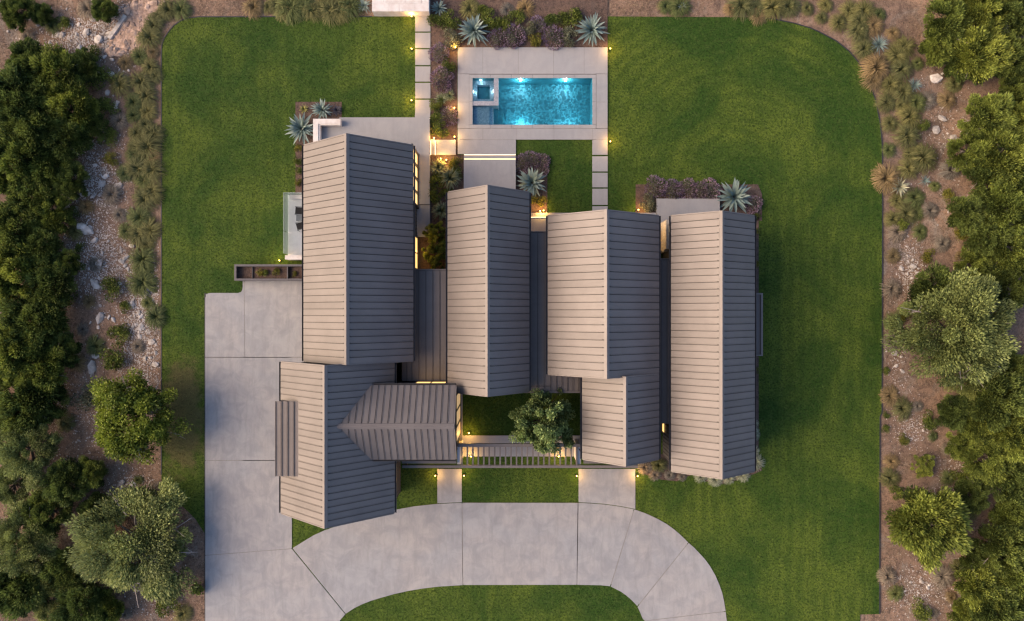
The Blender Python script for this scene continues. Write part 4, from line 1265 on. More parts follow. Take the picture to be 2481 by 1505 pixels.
def shrub(px, py, rad, kind, label, group, tall=1.0, name=None, cat='shrub', z=0.0):
    """kind: leaf material or 'lavender'"""
    i = random.randrange(3)
    R_ = rad / PPM
    p = at(px, py, z + R_ * 0.5)
    gz = ground_z(p.x, p.y) if (p.x < -27.5 or p.x > 29 or p.y > 23) else 0.0
    nm = name or ('lavender' if kind == 'lavender' else 'shrub')
    root = empty(nm, (p.x, p.y, gz + z))
    root.rotation_euler.z = random.uniform(0, 6.28)
    root.scale = (R_ * 1.05, R_ * random.uniform(0.92, 1.1), R_ * tall)
    def part(pn, key, mk, mat):
        if key not in SH:
            SH[key] = mk(); SH[key].materials.append(M[mat])
        o = bpy.data.objects.new(pn, SH[key]); col.objects.link(o); o.parent = root
    if kind == 'lavender':
        part('foliage', ('lf', i), lambda: bushy_mesh('foliage', 100 + i, 700, 0.15, 0.045, 0.7), 'lav_leaf')
        def spikes():
            p_, d_, rr = dome_points(420, 1.0, 0.8, 6, 200 + i)
            keep_ = np.linalg.norm(p_ / [1, 1, 0.8], axis=1) > 0.62
            p_, d_ = p_[keep_], d_[keep_]
            k = len(p_)
            v, f = leaf_cloud(np.repeat(p_, 2, 0), np.repeat(d_ + [0, 0, 0.5] + rr.normal(0, 0.2, (k, 3)), 2, 0), np.repeat(rr.uniform(0.16, 0.28, k), 2), np.repeat(rr.uniform(0.05, 0.085, k), 2), rr)
            return mesh_np('flower_spikes', v, f, rr.uniform(0, 1, 2 * k))
        part('flower_spikes', ('ls', i), spikes, 'lav_flower')
    else:
        part('foliage', ('b', kind, i), lambda: bushy_mesh('foliage', 300 + i, 1100, 0.15, 0.075, 0.4), kind)
    def stems():
        mb = MB()
        for k in range(5):
            a = k * 1.256
            mb.tube((0.04 * math.cos(a), 0.04 * math.sin(a), -0.02), (0.45 * math.cos(a), 0.45 * math.sin(a), 0.42), 0.035, 0.015, 5)
        return mb.mesh('stem')
    part('stem', ('stem',), stems, 'bark')
    return tag(root, label, cat, group)
LAV = [(1209, 91, 23, 'purple lavender right beside the left pool agave'), (1246, 84, 26, 'brightest purple lavender in the middle of the pool planting'), (1303, 57, 18, 'small purple lavender at the back of the pool planting'),
       (1342, 89, 25, 'round purple lavender left of the grey green shrub by the right pool agave'), (1064, 127, 22, 'lavender beside the paver path near the upper left deck corner'), (1068, 186, 24, 'greyish lavender midway between the paver path and pool'), (1072, 208, 19, 'lavender just below the greyish one between paver path and pool'),
       (1085, 280, 21, 'dusky lavender against the left deck edge near the lower lamp'), (1265, 394, 20, 'leftmost lavender of the mound beside the middle wing terrace'), (1288, 387, 21, 'middle lavender of the mound beside the middle wing terrace'), (1310, 391, 20, 'rightmost lavender of the mound beside the middle wing terrace'), (1314, 410, 15, 'lower right lavender of the mound above the broad agave'),
       (1592, 453, 25, 'leftmost lavender in the hedge behind the east wing terrace'), (1635, 460, 23, 'second lavender in the hedge behind the east wing terrace'), (1668, 458, 22, 'third lavender in the hedge behind the east wing terrace'), (1697, 461, 20, 'fourth lavender in the hedge behind the east wing terrace'), (1722, 459, 23, 'lavender hedge plant nearest the largest agave'),
       (1829, 494, 20, 'lavender mound right of the largest agave at the east wing corner')]
for x, y, r_, lab in LAV:
    shrub(x, y, r_ * 1.15, 'lavender', lab, 'lavender plants', 0.85, cat='lavender')
SHR = [(1281, 66, 19, 'greygreen', 'grey green shrub between two lavenders at the back of the pool planting'), (1380, 88, 23, 'greygreen', 'grey green shrub beside the right pool agave'), (1091, 91, 23, 'greygreen', 'pale grey green shrub above the top left deck corner'),
       (1088, 155, 18, 'shrub', 'dark green shrub against the upper left deck edge'), (1057, 250, 17, 'shrub', 'green shrub beside the lower paver path'), (1055, 288, 19, 'shrub', 'green shrub left of the dusky lavender'), (1068, 312, 21, 'shrub', 'green shrub above the small link slab'),
       (1055, 52, 19, 'shrub', 'green shrub beside the paver path near the block wall'), (1093, 46, 23, 'shrub', 'green shrub below the yellow fountain grass'), (1192, 45, 25, 'shrub', 'dark green shrub right of the left pool agave'), (1215, 60, 20, 'shrub', 'dark green shrub behind the brightest lavender'), (1170, 28, 18, 'shrub', 'dark green shrub right of the yellow fountain grass'), (1250, 40, 19, 'shrub', 'dark green shrub below the straw fountain grass'),
       (1393, 42, 22, 'shrub', 'leafy green shrub above left of the right pool agave'), (1340, 50, 19, 'shrub', 'green shrub behind the round lavender'), (1365, 48, 18, 'shrub', 'green shrub between the two at the back right of the pool planting'), (1294, 97, 17, 'shrub_yel', 'low yellow green shrub at the pool deck edge'),
       (1105, 396, 17, 'shrub_yel', 'yellow green shrub at the top of the court bed by the terrace'), (1056, 440, 20, 'shrub', 'green shrub along the court walk beside the large yucca'), (1055, 470, 20, 'shrub', 'green shrub lower along the court walk'), (1080, 470, 16, 'shrub', 'small green shrub at the middle wing gable'), (1106, 415, 14, 'shrub', 'small green shrub right of the large yucca'),
       (1293, 482, 12, 'shrub_yel', 'small round yellow green shrub below the broad agave'), (1314, 488, 12, 'shrub_yel', 'small round yellow green shrub above two lamps by the small lawn'), (1570, 490, 21, 'greygreen', 'green strappy shrub at the left end of the lavender hedge'),
       (721, 388, 11, 'shrub', 'small green shrub along the west wing wall, upper one'), (724, 415, 10, 'shrub', 'small green shrub along the west wing wall, lower one'), (722, 440, 9, 'shrub_yel', 'small dry shrub along the west wing wall above the side terrace'), (721, 360, 9, 'shrub_yel', 'small dry shrub along the west wing wall below the large agave'),
       (1833, 560, 9, 'shrub_yel', 'small dry shrub along the east wing, uppermost'), (1832, 640, 9, 'shrub_yel', 'small dry shrub along the east wing above the bay'), (1832, 895, 9, 'shrub_yel', 'small dry shrub along the east wing below the bay'), (1834, 525, 10, 'shrub', 'small green shrub at the east wing upper right corner')]
for x, y, r_, k, lab in SHR:
    shrub(x, y, r_ * 1.22, k, lab, 'garden shrubs', 0.8)
# planter plants
for (x, y, r_, k, lab) in ((628, 662, 11, 'shrub_yel', 'speckled yellow plant at the left of the planter trough'), (643, 662, 10, 'shrub', 'dark green plant in the middle of the planter trough'),
                           (668, 660, 12, 'shrub_yel', 'bright green plant in the planter trough left of its divider'), (712, 664, 8, 'shrub_yel', 'small plant in the right compartment of the planter trough')):
    shrub(x, y, r_, k, lab, 'planter plants', 0.8, z=0.38, name='planter_plant', cat='plant')

# ------------------------------------------------------------------ trees
def tree_meshes(seed, nclump, per, leaf, wid, style):
    """unit-radius crown (radius 1, height about 1.1) as leaf sprays grouped in clumps, plus trunk and limbs"""
    r = np.random.default_rng(seed)
    # clump centres, spread through the upper crown
    c = []
    while len(c) < nclump:
        d = r.normal(size=3); d /= np.linalg.norm(d)
        if d[2] < -0.15: continue
        rad = r.uniform(0.25, 1.0) ** 0.5
        p = d * rad * (0.86 + 0.2 * math.sin(3 * math.atan2(d[1], d[0]) + seed) * 0.6 + 0.1 * math.sin(7 * math.atan2(d[1], d[0]) + 2 * seed))
        p[2] = p[2] * 0.62 + 0.62
        c.append(p)
    c = np.array(c)
    size = r.uniform(0.6, 1.35, nclump) * (0.20 if style == 'juniper' else 0.19 if style == 'feather' else 0.165 if style == 'round' else 0.135)
    ctint = np.clip(r.normal(0.42, 0.30, nclump), 0, 1)
    n = nclump * per
    ci = np.repeat(np.arange(nclump), per)
    off = normalize(r.normal(size=(n, 3))) * (r.uniform(0, 1, n) ** 0.45)[:, None]
    outd = c - np.array([0, 0, 0.45]); outd = normalize(outd)
    el = np.array([1.0, 1.0, 0.8])
    pos_ = c[ci] + off * size[ci][:, None] * el + outd[ci] * (np.abs(off @ np.ones(3)) * 0.25 * size[ci])[:, None]
    if style == 'juniper':
        dirs = off * 0.8 + outd[ci] * 0.9 + np.array([0, 0, 0.35]) + r.normal(0, 0.35, (n, 3))
    elif style == 'feather':
        dirs = off * 0.6 + outd[ci] * 1.2 + r.normal(0, 0.45, (n, 3))
    else:
        dirs = off + r.normal(0, 0.7, (n, 3)) + np.array([0, 0, 0.3])
    v, f = leaf_cloud(pos_, dirs, r.uniform(0.6, 1.4, n) * leaf, r.uniform(0.7, 1.3, n) * wid, r)
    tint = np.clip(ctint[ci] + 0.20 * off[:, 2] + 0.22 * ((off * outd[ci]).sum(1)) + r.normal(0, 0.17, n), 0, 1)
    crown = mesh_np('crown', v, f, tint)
    mb = MB()
    lean = Vector((r.uniform(-0.08, 0.08), r.uniform(-0.08, 0.08), 0.38))
    mb.tube((0, 0, -0.05), lean, 0.075, 0.05, 8)
    for k in r.choice(nclump, min(26, nclump), replace=False):
        e = Vector(c[k]); m_ = lean.lerp(e, 0.5) + Vector(r.normal(0, 0.05, 3)) + Vector((0, 0, -0.05))
        mb.tube(lean, m_, 0.03, 0.018, 5); mb.tube(m_, e, 0.018, 0.006, 5)
    trunk = mb.mesh('trunk')
    db = MB()
    for k in range(7):
        a = r.uniform(0, 6.28)
        b0 = Vector((0.45 * math.cos(a), 0.45 * math.sin(a), 0.75)); b1 = Vector((r.uniform(0.85, 1.08) * math.cos(a + 0.2), r.uniform(0.85, 1.08) * math.sin(a + 0.2), r.uniform(0.5, 0.95)))
        db.tube(b0, b1, 0.012, 0.004, 4)
        for q_ in range(3):
            m_ = b0.lerp(b1, r.uniform(0.3, 0.9)); db.tube(m_, m_ + Vector(r.normal(0, 0.11, 3)), 0.006, 0.002, 4)
    twig = db.mesh('bare_twig')
    return crown, trunk, twig
TREES = {}
def tree_kind(kind, i):
    if (kind, i) not in TREES:
        if kind in ('juniper', 'juniper_dark'):
            base = [tree_meshes(900 + i, 78, 400, 0.10, 0.036, 'juniper')]
        elif kind == 'olive':
            base = [tree_meshes(920 + i, 90, 620, 0.048, 0.021, 'feather')]
        elif kind == 'round':
            base = [tree_meshes(960 + i, 130, 300, 0.058, 0.032, 'round')]
        else:
            base = [tree_meshes(940 + i, 85, 300, 0.058, 0.034, 'leafy')]
        cr, tr_, tw = base[0]
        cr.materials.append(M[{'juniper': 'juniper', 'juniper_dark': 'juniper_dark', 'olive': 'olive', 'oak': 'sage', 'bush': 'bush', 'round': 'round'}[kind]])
        tr_.materials.append(M['bark']); tw.materials.append(M['deadwood'])
        TREES[(kind, i)] = (cr, tr_, tw)
    return TREES[(kind, i)]
def tree(px, py, rad, kind, var, label, group, name='juniper_tree', hfac=1.0, zc=None, cat='tree', twigs=True):
    R_ = rad / PPM * 0.93
    H_ = R_ * hfac
    p = at(px, py, H_ * 0.85)
    gz = ground_z(p.x, p.y) if (p.x < -27.5 or p.x > 29) else 0.0
    root = empty(name, (p.x, p.y, gz))
    root.scale = (R_, R_, H_)
    root.rotation_euler.z = random.uniform(0, 6.28)
    cr, tr_, tw = tree_kind(kind, var)
    for nm, me in (('crown', cr), ('trunk', tr_), ('bare_twig', tw))[:3 if twigs else 2]:
        o = bpy.data.objects.new(nm, me); col.objects.link(o); o.parent = root
        if nm == 'bare_twig': o['kind'] = 'stuff'
    return tag(root, label, cat, group)
TL = [  # left woodland, from the top down
    (35, 25, 45, 'juniper_dark'), (95, 30, 30, 'juniper_dark'), (250, 22, 34, 'juniper_dark'), (60, 150, 62, 'juniper_dark'), (120, 175, 70, 'juniper'), (25, 235, 85, 'juniper_dark'), (150, 245, 72, 'juniper'), (70, 300, 80, 'juniper_dark'),
    (140, 335, 66, 'juniper_dark'), (30, 390, 85, 'juniper'), (110, 405, 62, 'juniper'), (60, 475, 70, 'juniper_dark'), (120, 515, 56, 'juniper'), (20, 560, 75, 'juniper_dark'),
    (85, 600, 62, 'juniper_dark'), (35, 665, 85, 'juniper'), (115, 690, 66, 'juniper_dark'), (60, 770, 82, 'juniper_dark'), (110, 800, 50, 'juniper'), (25, 850, 78, 'juniper'), (85, 890, 72, 'juniper'), (40, 970, 85, 'juniper_dark'), (110, 975, 52, 'juniper_dark'),
    (55, 1095, 85, 'olive'), (10, 1180, 60, 'olive'), (160, 1170, 58, 'juniper_dark'), (215, 1150, 45, 'juniper_dark'), (110, 1250, 62, 'juniper_dark'), (50, 1320, 90, 'olive'), (25, 1430, 82, 'juniper_dark'), (100, 1440, 70, 'olive'), (150, 1385, 60, 'juniper_dark'), (190, 1480, 70, 'juniper_dark'), (245, 1475, 50, 'juniper'), (200, 160, 42, 'juniper_dark'), (205, 300, 45, 'juniper_dark'), (175, 440, 46, 'juniper_dark'), (165, 640, 40, 'juniper_dark'), (150, 850, 44, 'juniper_dark'), (230, 1240, 45, 'juniper_dark')]
for i, (x, y, r_, k) in enumerate(TL):
    kd = {'juniper': 'yellow green juniper', 'juniper_dark': 'dark green juniper', 'olive': 'olive grey feathery tree'}[k]
    tree(x, y, r_, k, i % 3, f'{kd}, {ordinal(i)} from the top in the left woodland', 'trees of the left woodland', 'feathery_tree' if k == 'olive' else 'juniper_tree', 1.0 if k != 'olive' else 0.9)
TR = [(2300, 45, 62, 'juniper'), (2285, 105, 52, 'juniper'), (2380, 30, 62, 'juniper'), (2450, 40, 60, 'juniper_dark'), (2385, 125, 75, 'juniper'), (2455, 130, 60, 'juniper_dark'), (2470, 215, 50, 'juniper_dark'),
      (2400, 285, 66, 'juniper'), (2365, 355, 62, 'juniper'), (2445, 380, 80, 'juniper'), (2460, 290, 50, 'juniper'), (2400, 430, 62, 'juniper_dark'), (2455, 500, 75, 'juniper'), (2395, 575, 56, 'juniper_dark'), (2465, 610, 65, 'juniper'),
      (2455, 690, 62, 'juniper_dark'), (2455, 905, 60, 'juniper_dark'), (2430, 985, 80, 'juniper_dark'), (2380, 1030, 52, 'juniper'), (2465, 1060, 70, 'juniper'), (2400, 1110, 62, 'juniper'), (2460, 1170, 65, 'juniper_dark'), (2455, 1255, 55, 'juniper'),
      (2430, 1330, 70, 'juniper_dark'), (2470, 1400, 66, 'juniper'), (2380, 1430, 62, 'juniper'), (2430, 1485, 72, 'juniper_dark'), (2350, 1490, 45, 'juniper'), (2340, 520, 50, 'juniper_dark'), (2360, 640, 46, 'juniper'), (2320, 1000, 48, 'juniper_dark'), (2340, 1080, 44, 'juniper'), (2360, 1200, 46, 'juniper_dark'), (2370, 1370, 44, 'juniper_dark'), (2330, 150, 44, 'juniper_dark')]
for i, (x, y, r_, k) in enumerate(TR):
    kd = {'juniper': 'yellow green juniper', 'juniper_dark': 'dark green juniper'}[k]
    tree(x, y, r_, k, (i + 1) % 3, f'{kd}, {ordinal(i)} from the top in the right woodland', 'trees of the right woodland')
tree(317, 1012, 116, 'round', 0, 'round bright green tree beside the rocky strip at the left lawn edge', 'single trees', 'round_tree', 0.95)
tree(318, 1318, 158, 'olive', 0, 'wide feathery olive tree at the lower left near the driveway', 'single trees', 'feathery_tree', 0.52)
tree(2335, 800, 150, 'olive', 1, 'wide feathery olive tree at the right, largest beside the lawn', 'single trees', 'feathery_tree', 0.85)
tree(2275, 705, 68, 'juniper_dark', 1, 'dark green tree touching the upper left of the large right feathery tree', 'single trees')
tree(2265, 1275, 100, 'juniper', 2, 'bright green tree with bare stems at the lower right lawn edge', 'single trees', 'juniper_tree', 1.0)
tree(2385, 930, 75, 'olive', 2, 'smaller feathery tree below the large right feathery tree', 'single trees', 'feathery_tree', 0.85)
tree(1318, 1022, 84, 'oak', 1, 'sage green tree growing in the inner front court', 'single trees', 'court_tree', 2.1, twigs=False)
tree(1056, 566, 32, 'bush', 1, 'bushy dark green shrub at the end of the court walk', 'court shrubs', 'evergreen_shrub', 1.6, cat='shrub', twigs=False)
tree(1058, 618, 40, 'bush', 2, 'bushy green shrub lit golden by the wall lamp', 'court shrubs', 'evergreen_shrub', 1.5, cat='shrub', twigs=False)
tree(478, 1428, 19, 'bush', 1, 'small round bright green bush beside the driveway', 'single trees', 'round_bush', 0.9, cat='bush', twigs=False)
tree(2242, 1128, 34, 'bush', 2, 'small bright green bush on bare soil at the right', 'single trees', 'round_bush', 0.8, cat='bush', twigs=False)
tree(2190, 545, 17, 'bush', 0, 'small dark green bush at the foot of the right grass border', 'single trees', 'round_bush', 0.8, cat='bush', twigs=False)
for i, (x, y, r_, k) in enumerate([(215, 130, 30, 'shrub'), (245, 190, 38, 'shrub'), (250, 260, 34, 'shrub'), (262, 330, 30, 'shrub'), (150, 55, 22, 'shrub'), (264, 700, 34, 'shrub'), (304, 741, 18, 'shrub'), (281, 811, 30, 'shrub'), (264, 870, 40, 'shrub'), (200, 960, 42, 'greygreen'),
                                    (170, 520, 24, 'shrub'), (195, 600, 16, 'shrub'), (400, 1470, 36, 'shrub'), (270, 385, 22, 'shrub_yel'), (150, 720, 30, 'shrub')]):
    shrub(x, y, r_, k, f'low wild shrub, {ordinal(i)} of those scattered on the rocky soil at the left', 'wild shrubs on the left soil', 0.7, name='wild_shrub')
for i, (x, y, r_, k) in enumerate([(2240, 300, 20, 'shrub'), (2255, 620, 20, 'shrub_yel'), (2150, 900, 12, 'shrub'), (2150, 1005, 12, 'shrub'), (2150, 1040, 13, 'shrub'), (2195, 1065, 18, 'shrub_yel'), (2175, 1195, 22, 'shrub'), (2200, 1240, 18, 'shrub_yel'), (2240, 1480, 32, 'shrub'),
                                    (2330, 1150, 26, 'shrub'), (2300, 470, 20, 'shrub_yel'), (2330, 560, 24, 'shrub_yel'), (2260, 1020, 26, 'shrub'), (2215, 745, 24, 'shrub'), (2195, 770, 18, 'shrub_yel')]):
    shrub(x, y, r_, k, f'low wild shrub, {ordinal(i)} of those scattered on the bare soil at the right', 'wild shrubs on the right soil', 0.7, name='wild_shrub')

SCL = [(210, 20), (300, 150), (290, 205), (285, 290), (300, 420), (270, 470), (205, 500), (180, 560), (285, 520), (300, 560), (230, 640), (215, 730), (330, 700), (190, 800), (225, 840), (330, 840), (180, 880), (150, 1030), (230, 1180), (330, 1165), (370, 1190), (420, 1440), (440, 1490), (300, 1490), (120, 60), (60, 85)]
SCR = [(2180, 560), (2235, 560), (2290, 590), (2170, 620), (2260, 680), (2165, 700), (2170, 780), (2165, 830), (2160, 960), (2190, 990), (2230, 985), (2270, 1060), (2300, 1090), (2165, 1120), (2160, 1160), (2155, 1400), (2175, 1440), (2290, 1400), (2310, 1450), (2330, 1380), (2270, 1490), (2230, 150), (2250, 240), (2300, 240), (2320, 200), (2310, 410), (2270, 450), (2260, 510), (2330, 620), (2350, 1240), (2340, 1320), (2300, 1160)]
for lst, side in ((SCL, 'left'), (SCR, 'right')):
    for i, (x, y) in enumerate(lst):
        k = ['tuss_grey', 'tuss_tan', 'tuss_dark', 'tuss', 'tuss_grey'][(i * 7 + len(side)) % 5]
        w_ = {'tuss_grey': 'grey dry', 'tuss_tan': 'straw coloured', 'tuss_dark': 'dark green', 'tuss': 'yellow green'}[k]
        tussock(x, y, random.uniform(13, 30), k, f'{w_} wild grass tuft, {ordinal(i)} of those scattered on the {side} soil', f'wild grass tufts on the {side} soil', 'wild_tussock', 'grass tuft')
# ------------------------------------------------------------------ rocks
def rock_mesh(seed, name='rock'):
    import bmesh
    r = random.Random(seed)
    bm = bmesh.new()
    bmesh.ops.create_icosphere(bm, subdivisions=1, radius=1.0)
    for v in bm.verts:
        v.co *= r.uniform(0.72, 1.15)
        v.co.x *= 1.25; v.co.z *= 0.6
    me = bpy.data.meshes.new(name); bm.to_mesh(me); bm.free()
    return me
RK = [rock_mesh(s) for s in range(6)]
for me in RK: me.materials.append(M['rock'])
RKP = [rock_mesh(s + 10) for s in range(6)]
for me in RKP: me.materials.append(M['rock_peach'])
def rock(px, py, s, meshes, label, group):
    p = at(px, py)
    o = bpy.data.objects.new('rock', random.choice(meshes))
    o.location = (p.x, p.y, ground_z(p.x, p.y) + s * 0.12)
    o.scale = (s * random.uniform(0.8, 1.3), s * random.uniform(0.7, 1.1), s * random.uniform(0.7, 1.0))
    o.rotation_euler = (random.uniform(-0.3, 0.3), random.uniform(-0.3, 0.3), random.uniform(0, 6.28))
    col.objects.link(o)
    return tag(o, label, 'rock', group)
rr = random.Random(5)
spots = []
for (cx0, cy0, sx_, sy_, n) in ((205, 95, 45, 30, 20), (170, 130, 40, 22, 8), (225, 40, 40, 20, 7), (280, 150, 14, 40, 10), (283, 240, 8, 30, 8), (225, 420, 30, 40, 9), (240, 470, 25, 18, 8), (205, 610, 35, 30, 12), (265, 640, 25, 30, 10),
                                (310, 670, 14, 30, 8), (345, 780, 22, 60, 26), (375, 850, 14, 40, 8), (240, 770, 30, 40, 9), (320, 1190, 30, 20, 7), (365, 1400, 14, 50, 10), (200, 1000, 30, 40, 4), (80, 70, 50, 30, 5)):
    for _ in range(n):
        spots.append((rr.gauss(cx0, sx_), rr.gauss(cy0, sy_)))
for (x, y) in spots:
    if x < 388 or y > 1300:
        rock(min(x, 470), y, rr.choice([0.09, 0.11, 0.13, 0.16, 0.2, 0.28]), RK, 'pale limestone rock lying loose on the soil left of the lawn', 'loose rocks left of the lawn')
for i, (x, y, s) in enumerate(sorted(((206, 555, 0.55), (242, 645, 0.4), (172, 648, 0.3), (236, 690, 0.35), (245, 770, 0.45), (225, 890, 0.5), (135, 555, 0.42), (350, 712, 0.32), (318, 596, 0.28), (228, 583, 0.3), (240, 95, 0.4), (200, 160, 0.35), (228, 45, 0.35)), key=lambda t: t[1])):
    rock(x, y, s, RK, f'large weathered limestone boulder, {ordinal(i)} from the top on the soil left of the lawn', 'boulders left of the lawn')
for (cx0, cy0, sx_, sy_, n) in ((2205, 640, 10, 25, 9), (2205, 680, 10, 12, 4), (2270, 190, 12, 15, 2), (2290, 300, 25, 25, 3), (2170, 880, 10, 30, 5), (2210, 1035, 16, 16, 4), (2230, 1430, 30, 25, 15), (2320, 1130, 20, 15, 5), (2300, 560, 30, 30, 3)):
    for _ in range(n):
        x, y = rr.gauss(cx0, sx_), rr.gauss(cy0, sy_)
        rock(max(x, 2146), y, rr.choice([0.08, 0.1, 0.12, 0.15, 0.19]), RK, 'pale limestone rock lying loose on the soil right of the lawn', 'loose rocks right of the lawn')
for i, (x, y, s) in enumerate(sorted(((2268, 190, 0.4), (2284, 285, 0.3), (2273, 313, 0.33), (2312, 333, 0.3), (2167, 857, 0.24), (2212, 646, 0.24)), key=lambda t: t[1])):
    rock(x, y, s, RK, f'large pale boulder, {ordinal(i)} from the top on the soil right of the lawn', 'boulders right of the lawn')
# peach rubble bank at the upper left
pts_ = []
while len(pts_) < 60:
    x, y = rr.uniform(258, 400), rr.uniform(5, 135)
    t = (135 - y) / 130
    if 262 + 70 * t - 14 < x < 300 + 105 * t:
        pts_.append((x, y))
for (x, y) in pts_:
    rock(x, y, rr.choice([0.16, 0.2, 0.26, 0.32]), RKP, 'peach coloured rubble stone in the bank at the upper left', 'rubble bank stones')
p_ = at(285, 58)
sl_ = MB().prism([xy(262, 92), xy(302, 36), xy(309, 41), xy(270, 97)], -0.15, 0.16).obj('stone_slab', M['rock'])
tag(sl_, 'flat pale stone slab edging the peach rubble bank', 'stone slab')

# gravel and litter: too many to count
def gravel(name, n, zones, mat, smin, smax, label):
    r = np.random.default_rng(77 + n)
    P = []
    for (cx0, cy0, sx_, sy_, w) in zones:
        k = int(n * w)
        P.append(np.stack([r.normal(cx0, sx_, k), r.normal(cy0, sy_, k)], -1))
    P = np.concatenate(P)
    if zones[0][0] < 1000: P = P[(P[:, 0] < 386) | ((P[:, 1] > 1290) & (P[:, 0] < 490))]
    else: P = P[P[:, 0] > 2144]
    wx_, wy_ = (P[:, 0] - 1240.5) / PPM, (752.5 - P[:, 1]) / PPM
    gz = np.array([ground_z(a, b_) for a, b_ in zip(wx_, wy_)])
    k = len(P)
    s = r.uniform(smin, smax, k) * r.uniform(0.4, 1, k)
    base = np.array([[1, 0, 0], [-1, 0, 0], [0, 1, 0], [0, -1, 0], [0, 0, 1], [0, 0, -1]], float)
    fa = np.array([[0, 2, 4], [2, 1, 4], [1, 3, 4], [3, 0, 4]])
    ang = r.uniform(0, 6.28, k)
    jit = base[None] * r.uniform(0.6, 1.3, (k, 6, 1)) * s[:, None, None]
    jit[:, :, 2] *= 0.7
    x = jit[:, :, 0] * np.cos(ang)[:, None] - jit[:, :, 1] * np.sin(ang)[:, None]
    y = jit[:, :, 0] * np.sin(ang)[:, None] + jit[:, :, 1] * np.cos(ang)[:, None]
    v = np.stack([x + wx_[:, None], y + wy_[:, None], jit[:, :, 2] + gz[:, None] + 0.01], -1).reshape(-1, 3)
    f = (fa[None] + (np.arange(k) * 6)[:, None, None]).reshape(-1, 3)
    o = link(name, mesh_np(name, v, f), mat)
    return tag(o, label, 'gravel', kind='stuff')
gravel('gravel', 16000, [(205, 95, 60, 35, .16), (290, 60, 30, 30, .08), (225, 430, 45, 50, .14), (240, 620, 50, 60, .18), (345, 800, 28, 90, .24), (320, 1190, 40, 25, .06), (380, 1400, 30, 60, .08), (200, 1000, 60, 80, .06)],
       M['rock'], 0.03, 0.085, 'pale gravel and stone chips strewn over the soil left of the lawn')
gravel('gravel', 3200, [(2205, 650, 18, 45, .2), (2280, 330, 40, 90, .15), (2175, 880, 18, 70, .12), (2215, 1040, 30, 25, .13), (2230, 1430, 45, 40, .3), (2320, 1140, 30, 25, .1)],
       M['rock'], 0.03, 0.075, 'pale gravel and stone chips strewn over the soil right of the lawn')

gravel('rubble', 4200, [(300, 95, 14, 14, .3), (325, 65, 18, 16, .35), (355, 30, 20, 14, .35)], M['rock_peach'], 0.07, 0.2, 'small peach coloured rubble filling the bank at the upper left')
# dry grass and leaf litter on the bare soil
def litter(name, n, box_, mat, label, excl=None):
    r = np.random.default_rng(n)
    x = r.uniform(box_[0], box_[2], n); y = r.uniform(box_[1], box_[3], n)
    keep_ = ~in_poly(x, y, LAWN)
    if excl: keep_ &= ~in_poly(x, y, excl)
    # patchy
    pat = np.sin(x * 0.045 + 2 * np.sin(y * 0.021)) + np.sin(y * 0.06 + x * 0.013) + r.normal(0, 0.7, n)
    keep_ &= pat > -0.2
    x, y = x[keep_], y[keep_]
    k = len(x)
    wx_, wy_ = (x - 1240.5) / PPM, (752.5 - y) / PPM
    gz = np.array([ground_z(a, b_) for a, b_ in zip(wx_, wy_)])
    p = np.stack([wx_, wy_, gz + 0.01], -1)
    a = r.uniform(0, 6.28, k)
    d = np.stack([np.cos(a), np.sin(a), r.uniform(0.05, 0.7, k)], -1)
    v, f = leaf_cloud(p, d, r.uniform(0.06, 0.24, k), r.uniform(0.012, 0.035, k), r)
    o = link(name, mesh_np(name, v, f, r.uniform(0, 1, k)), mat)
    return tag(o, label, 'litter', kind='stuff')
M['litter'] = mat_leaf('dry_litter', (0.06, 0.042, 0.028), (0.44, 0.33, 0.23), 0.9, 0.0)
litter('leaf_litter', 110000, (-40, -40, 500, 1560), M['litter'], 'dry grass stems and leaf litter on the soil at the left')
litter('leaf_litter', 95000, (2080, -40, 2530, 1560), M['litter'], 'dry grass stems and leaf litter on the soil at the right')
litter('leaf_litter', 30000, (480, -50, 2100, 44), M['litter'], 'dry grass stems and mulch along the top border')

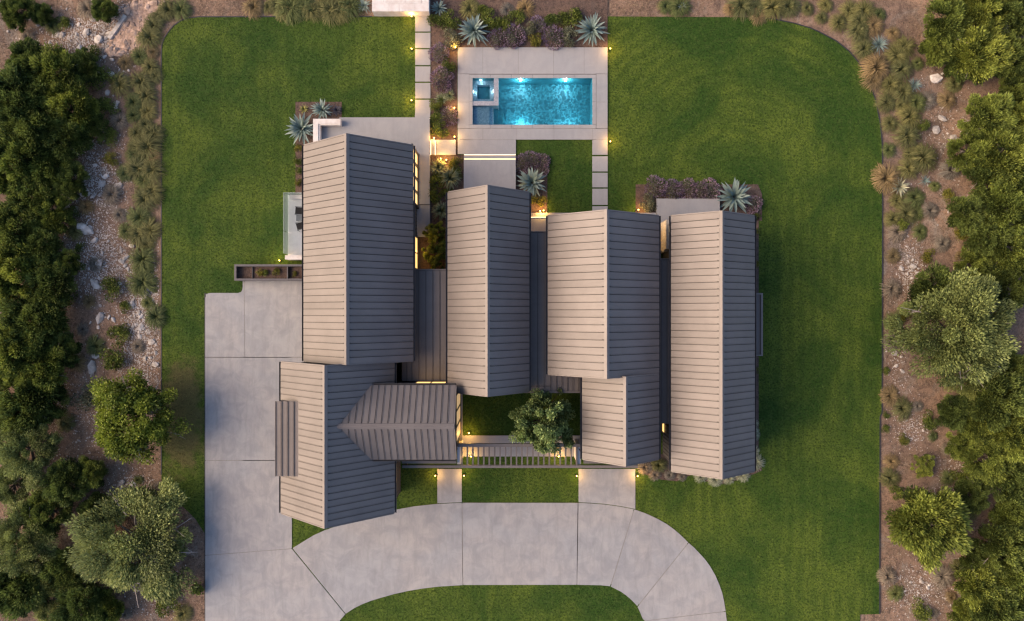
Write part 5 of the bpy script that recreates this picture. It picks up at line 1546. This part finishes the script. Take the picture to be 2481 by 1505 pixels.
# ------------------------------------------------------------------ lawn grass blades
EXCL = list(BEDS.values()) + DRIVE + [rect(1006, 30, 1043.5, 300), rect(1108, 114, 1473, 340), rect(1043, 338, 1251, 480), rect(755, 286, 1044, 400), rect(1010, 300, 1044, 660),
        rect(1434, 338, 1473, 380), rect(1010, 376, 1110, 1000), rect(1500, 520, 1600, 560), rect(1588, 482, 1741, 560)] + \
       [rect(1435, a + 1.7, 1472, b_ - 1.7) for a, b_ in zip(pv2[:-1], pv2[1:])] + \
       [rect(776, 384, 1010, 880), rect(735, 870, 975, 1182), rect(970, 915, 1114, 1100), rect(1105, 490, 1274, 925), rect(1328, 550, 1565, 890), rect(1403, 880, 1565, 1075),
        rect(1600, 540, 1780, 1105), rect(1270, 560, 1330, 930), rect(1560, 560, 1606, 1010), rect(1330, 880, 1410, 936), rect(1108, 1055, 1408, 1106), rect(697, 472, 790, 634), rect(566, 640, 740, 682), rect(960, 1070, 1115, 1100)]
NB = 520000
r = np.random.default_rng(3)
bx0, bx1, by0, by1 = 388, 2140, 36, 1530
x = r.uniform(bx0, bx1, NB); y = r.uniform(by0, by1, NB)
k_ = in_poly(x, y, LAWN)
x, y = x[k_], y[k_]
k_ = np.ones(len(x), bool)
for p in EXCL: k_ &= ~in_poly(x, y, p)
x, y = x[k_], y[k_]
k = len(x)
p = np.stack([(x - 1240.5) / PPM, (752.5 - y) / PPM, np.full(k, 0.0)], -1)
a = r.uniform(0, 6.28, k)
ln = r.uniform(0.05, 0.12, k)
d = np.stack([np.cos(a) * 0.9, np.sin(a) * 0.9, r.uniform(0.25, 0.9, k)], -1)
d = normalize(d)
side = np.stack([-np.sin(a), np.cos(a), np.zeros(k)], -1) * (r.uniform(0.012, 0.030, k))[:, None]
v = np.stack([p - side, p + side, p + d * ln[:, None]], 1).reshape(-1, 3)
f = np.arange(k * 3).reshape(k, 3)
gb = link('lawn_grass', mesh_np('lawn_grass', v, f, r.beta(2, 3, k)), M['lawn'])
tag(gb, 'short mown green grass covering the lawns around the house', 'grass', kind='stuff')
